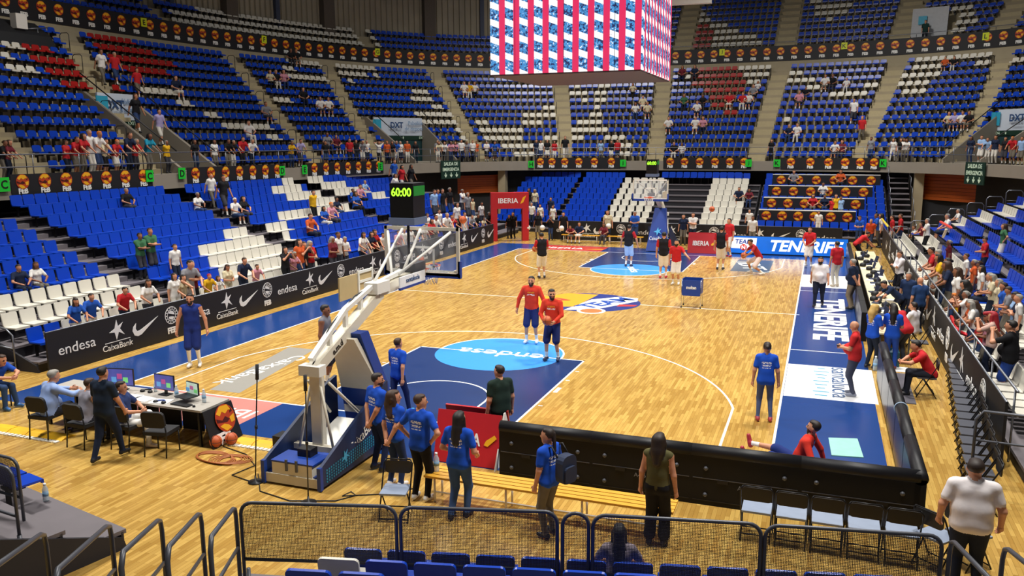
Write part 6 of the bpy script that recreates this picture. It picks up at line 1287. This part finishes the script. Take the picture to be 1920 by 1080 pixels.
crowd('behind the long left board', 'spectators leaning over the left board', ['b kneel 137 561 K', 'b kneel 166 553 M', 'r kneel 229 540 K', 'w kneel 273 526 F', 'w stand 325 512 F', 'c kneel 339 517 KF', 'm fold 357 489 G', 'g kneel 349 480', 'y kneel 388 515 KC', 'w kneel 406 522 KF', 'c phone 425 501', 'n kneel 453 485 M', 'p kneel 478 497 K', 'k film 533 463', 'o stand 559 437 F', 'k film 568 453', 'r phone 580 452', 'm phone 622 444', 'w phone 645 444 MG', 'w stand 632 427', 'w kneel 677 437', 'w kneel 680 452 KY', 'n kneel 692 436', 'r kneel 698 432', 'k kneel 705 446 KY', 'w kneel 714 438 K', 'p kneel 548 477 F'], loc_front, (1, -.25), .022)
def loc_fl(px, py, sit):
    best = None
    for X, z in ((-10.6, .28), (-11.3, .61), (-12.2, .94), (-13, 1.27)):
        q = atx(px, py, X); e = abs(q[2]-z-1.7)
        if best is None or e < best[0]: best = (e, (X, q[1], z), q[2]-z)
    return best[1], best[2]
crowd('in the far left crowd', 'spectators in the far left corner', ['b back 819 326', 'l stand 813 340', 'k stand 828 342', 'k stand 842 341', 'w fold 866 355', 'g stand 876 361', 'w stand 856 380', 'c stand 885 372', 'w stand 902 379', 'w stand 822 393', 'w kneel 834 400', 'r film 846 403', 'k kneel 858 404 K', 'w kneel 813 404', 'w stand 870 398', 'g kneel 882 404', 'k kneel 893 410', 'o stand 920 396', 'k kneel 914 403', 'w fold 925 400', 'w phone 800 400', 'r kneel 806 412 K', 'p kneel 744 452', 'w stand 757 446', 'w stand 770 455', 'w kneel 793 445', 'k kneel 780 450', 'w kneel 838 412 K', 'c kneel 905 410 K'], loc_fl, (1, -.35), .026)
# far end: bench, board and photographers
def loc_far(px, py, sit):
    Y = 31.55 if sit else 32.4; q = aty(px, py, Y); return (q[0], q[1], 0), q[2]
crowd('near the far benches', 'people at the far baseline', ['k fold 987 403', 'k stand 1009 397', 'k film 1033 405', 'k stand 1057 398', 'm sitlean 1071 420', 'n sit 1086 416', 'm sit 1132 418 F', 'b phone 1191 396', 'n stand 1282 402', 'w fold 1300 399', 'c stand 1140 394 F', 'k stand 962 398', 'w stand 1412 405 M', 'k stand 955 405', 'w sit 1370 423'], loc_far, (0, -1), .024)
def loc_farst(px, py, sit):
    best = None
    for j in range(9):
        Y = 36.7+.85*j+(.45 if sit else .3); q = aty(px, py, Y); z = .28+.33*j; e = abs(q[2]-z-(1.3 if sit else 1.7))
        if best is None or e < best[0]: best = (e, (q[0], Y, z), q[2]-z)
    return best[1], best[2]
crowd('on the far stand', 'spectators on the far stand', ['k stand 992 353 F', 'c stand 1003 355 F', 'w stand 997 380', 'w stand 1013 383', 'n walk 1033 370', 'w stand 1037 393 F', 'n sit 1386 350', 'm sit 1405 353', 'g sit 1489 318', 'o sit 1577 317', 'w sit 1544 341', 'r sit 1525 363', 'n sit 1547 364', 'r back 1562 370', 'l back 1577 368', 'y back 1568 364', 'w stand 1535 407 M', 'w stand 1405 408'], loc_farst, (0, -1), .024)
# right stand
def loc_right(px, py, sit):
    best = None
    for j in range(10):
        X = 11.6+.85*j+(.45 if sit else .35); q = atx(px, py, X); z = .28+.33*j
        if q[1] > 33.2: continue
        e = abs(q[2]-z-(1.3 if sit else 1.72))
        if best is None or e < best[0]: best = (e, (X, q[1], z), q[2]-z)
    q = aty(px, py, 34.4)
    if best is None or best[0] > .45: return (q[0], 34.4, 0), q[2]
    return best[1], best[2]
crowd('in the right stand', 'spectators on the right stand', ['r walk 1692 385 K', 'r stand 1675 404', 'w stand 1654 394', 'w sit 1713 422', 'm sit 1726 421', 'w fold 1741 410 MG', 'w sit 1776 392', 'w sit 1795 398', 'r phone 1850 448 M', 'e hips 1884 426 F', 'b walk 1646 393', 'w sit 1832 487', 'w sit 1854 510'], loc_right, (-1, -.1), .022)
def loc_rf(px, py, sit):
    X = 11.95; q = atx(px, py, X); return (X, q[1], .28), q[2]-.28
def loc_rf2(px, py, sit):
    X = 12.75; q = atx(px, py, X); return (X, q[1], .61), q[2]-.61
crowd('at the right board', 'crowd leaning over the right board', ['r kneel 1758 455', 'm phone 1764 460', 'y kneel 1772 470', 'k fold 1781 478', 'n kneel 1786 492', 'w stand 1799 502 F', 'k phone 1812 526 F', 'r film 1806 551 K', 'y kneel 1795 575 KY', 'o kneel 1828 570 F', 'w film 1811 580', 'w kneel 1830 585 F', 'g phone 1827 610 F', 'r kneel 1840 634 K', 'p phone 1850 655 F'], loc_rf, (-1, .05), .018)
crowd('in second line at right board', 'crowd leaning over the right board', ['m stand 1781 460', 'w stand 1812 505', 'o stand 1826 525', 'c phone 1862 540 G', 'w stand 1838 556', 'b stand 1878 605', 'l phone 1901 618', 'b stand 1880 580', 'g phone 1893 560 M', 'w stand 1912 575', 'n fold 1908 600', 'c stand 1873 556 F'], loc_rf2, (-1, .05), .018)
q = atx(1895, 665, 12.05); person((q[0], q[1], .28), (-.9, .45), 'man in black shirt holding up a phone at the right edge', '16161a', '23418c', 'film', 1.76, HI, hc='black', wide=1.1, belly=.04, leg='knee')
q = atx(1858, 655, 11.95); person((q[0], q[1], .28), (-.9, .3), 'woman in red cap and pale top filming beside the man in black', 'caa79a', '1b2338', 'film', 1.66, HI, hair='long', hc='redcap', fem=True, cap=True)
# girl seated in front of the near railing
q = atz(1163, 988, 1.36); person((q[0], q[1]-.05, .28), (-va[0], -va[1]), 'child with dark hair seated in the front row of the near stand', '9c8f98', '3a3a48', 'sit', 1.55, HI, hair='long', hc='black', fem=True)
# inflatable clap sticks
for i, (qa, qb, X, cc, lb) in enumerate((((1783, 592), (1800, 630), 11.7, 'd82a33', 'red inflatable stick held over the right board, upper'), ((1790, 618), (1812, 628), 11.7, 'c8202c', 'red inflatable stick held over the right board, lower'), ((1762, 415), (1785, 428), 12.5, 'd8402e', 'red inflatable stick among the right stand seats'), ((1653, 410), (1665, 425), 10.9, 'e0c23a', 'yellow inflatable stick at the far right corner'), ((1775, 430), (1768, 445), 12.2, 'e8dfc0', 'cream inflatable stick in the right stand'))):
    A_, B_ = atx(*qa, X), atx(*qb, X); put('inflatable_stick', MB().tube([A_, A_+(B_-A_)*.08, A_+(B_-A_)*.92, B_], [.02, .05, .05, .02], 10).mesh('inflatable_stick', pm('stick_'+cc, cc, .3)), label=lb, cat='clap stick')
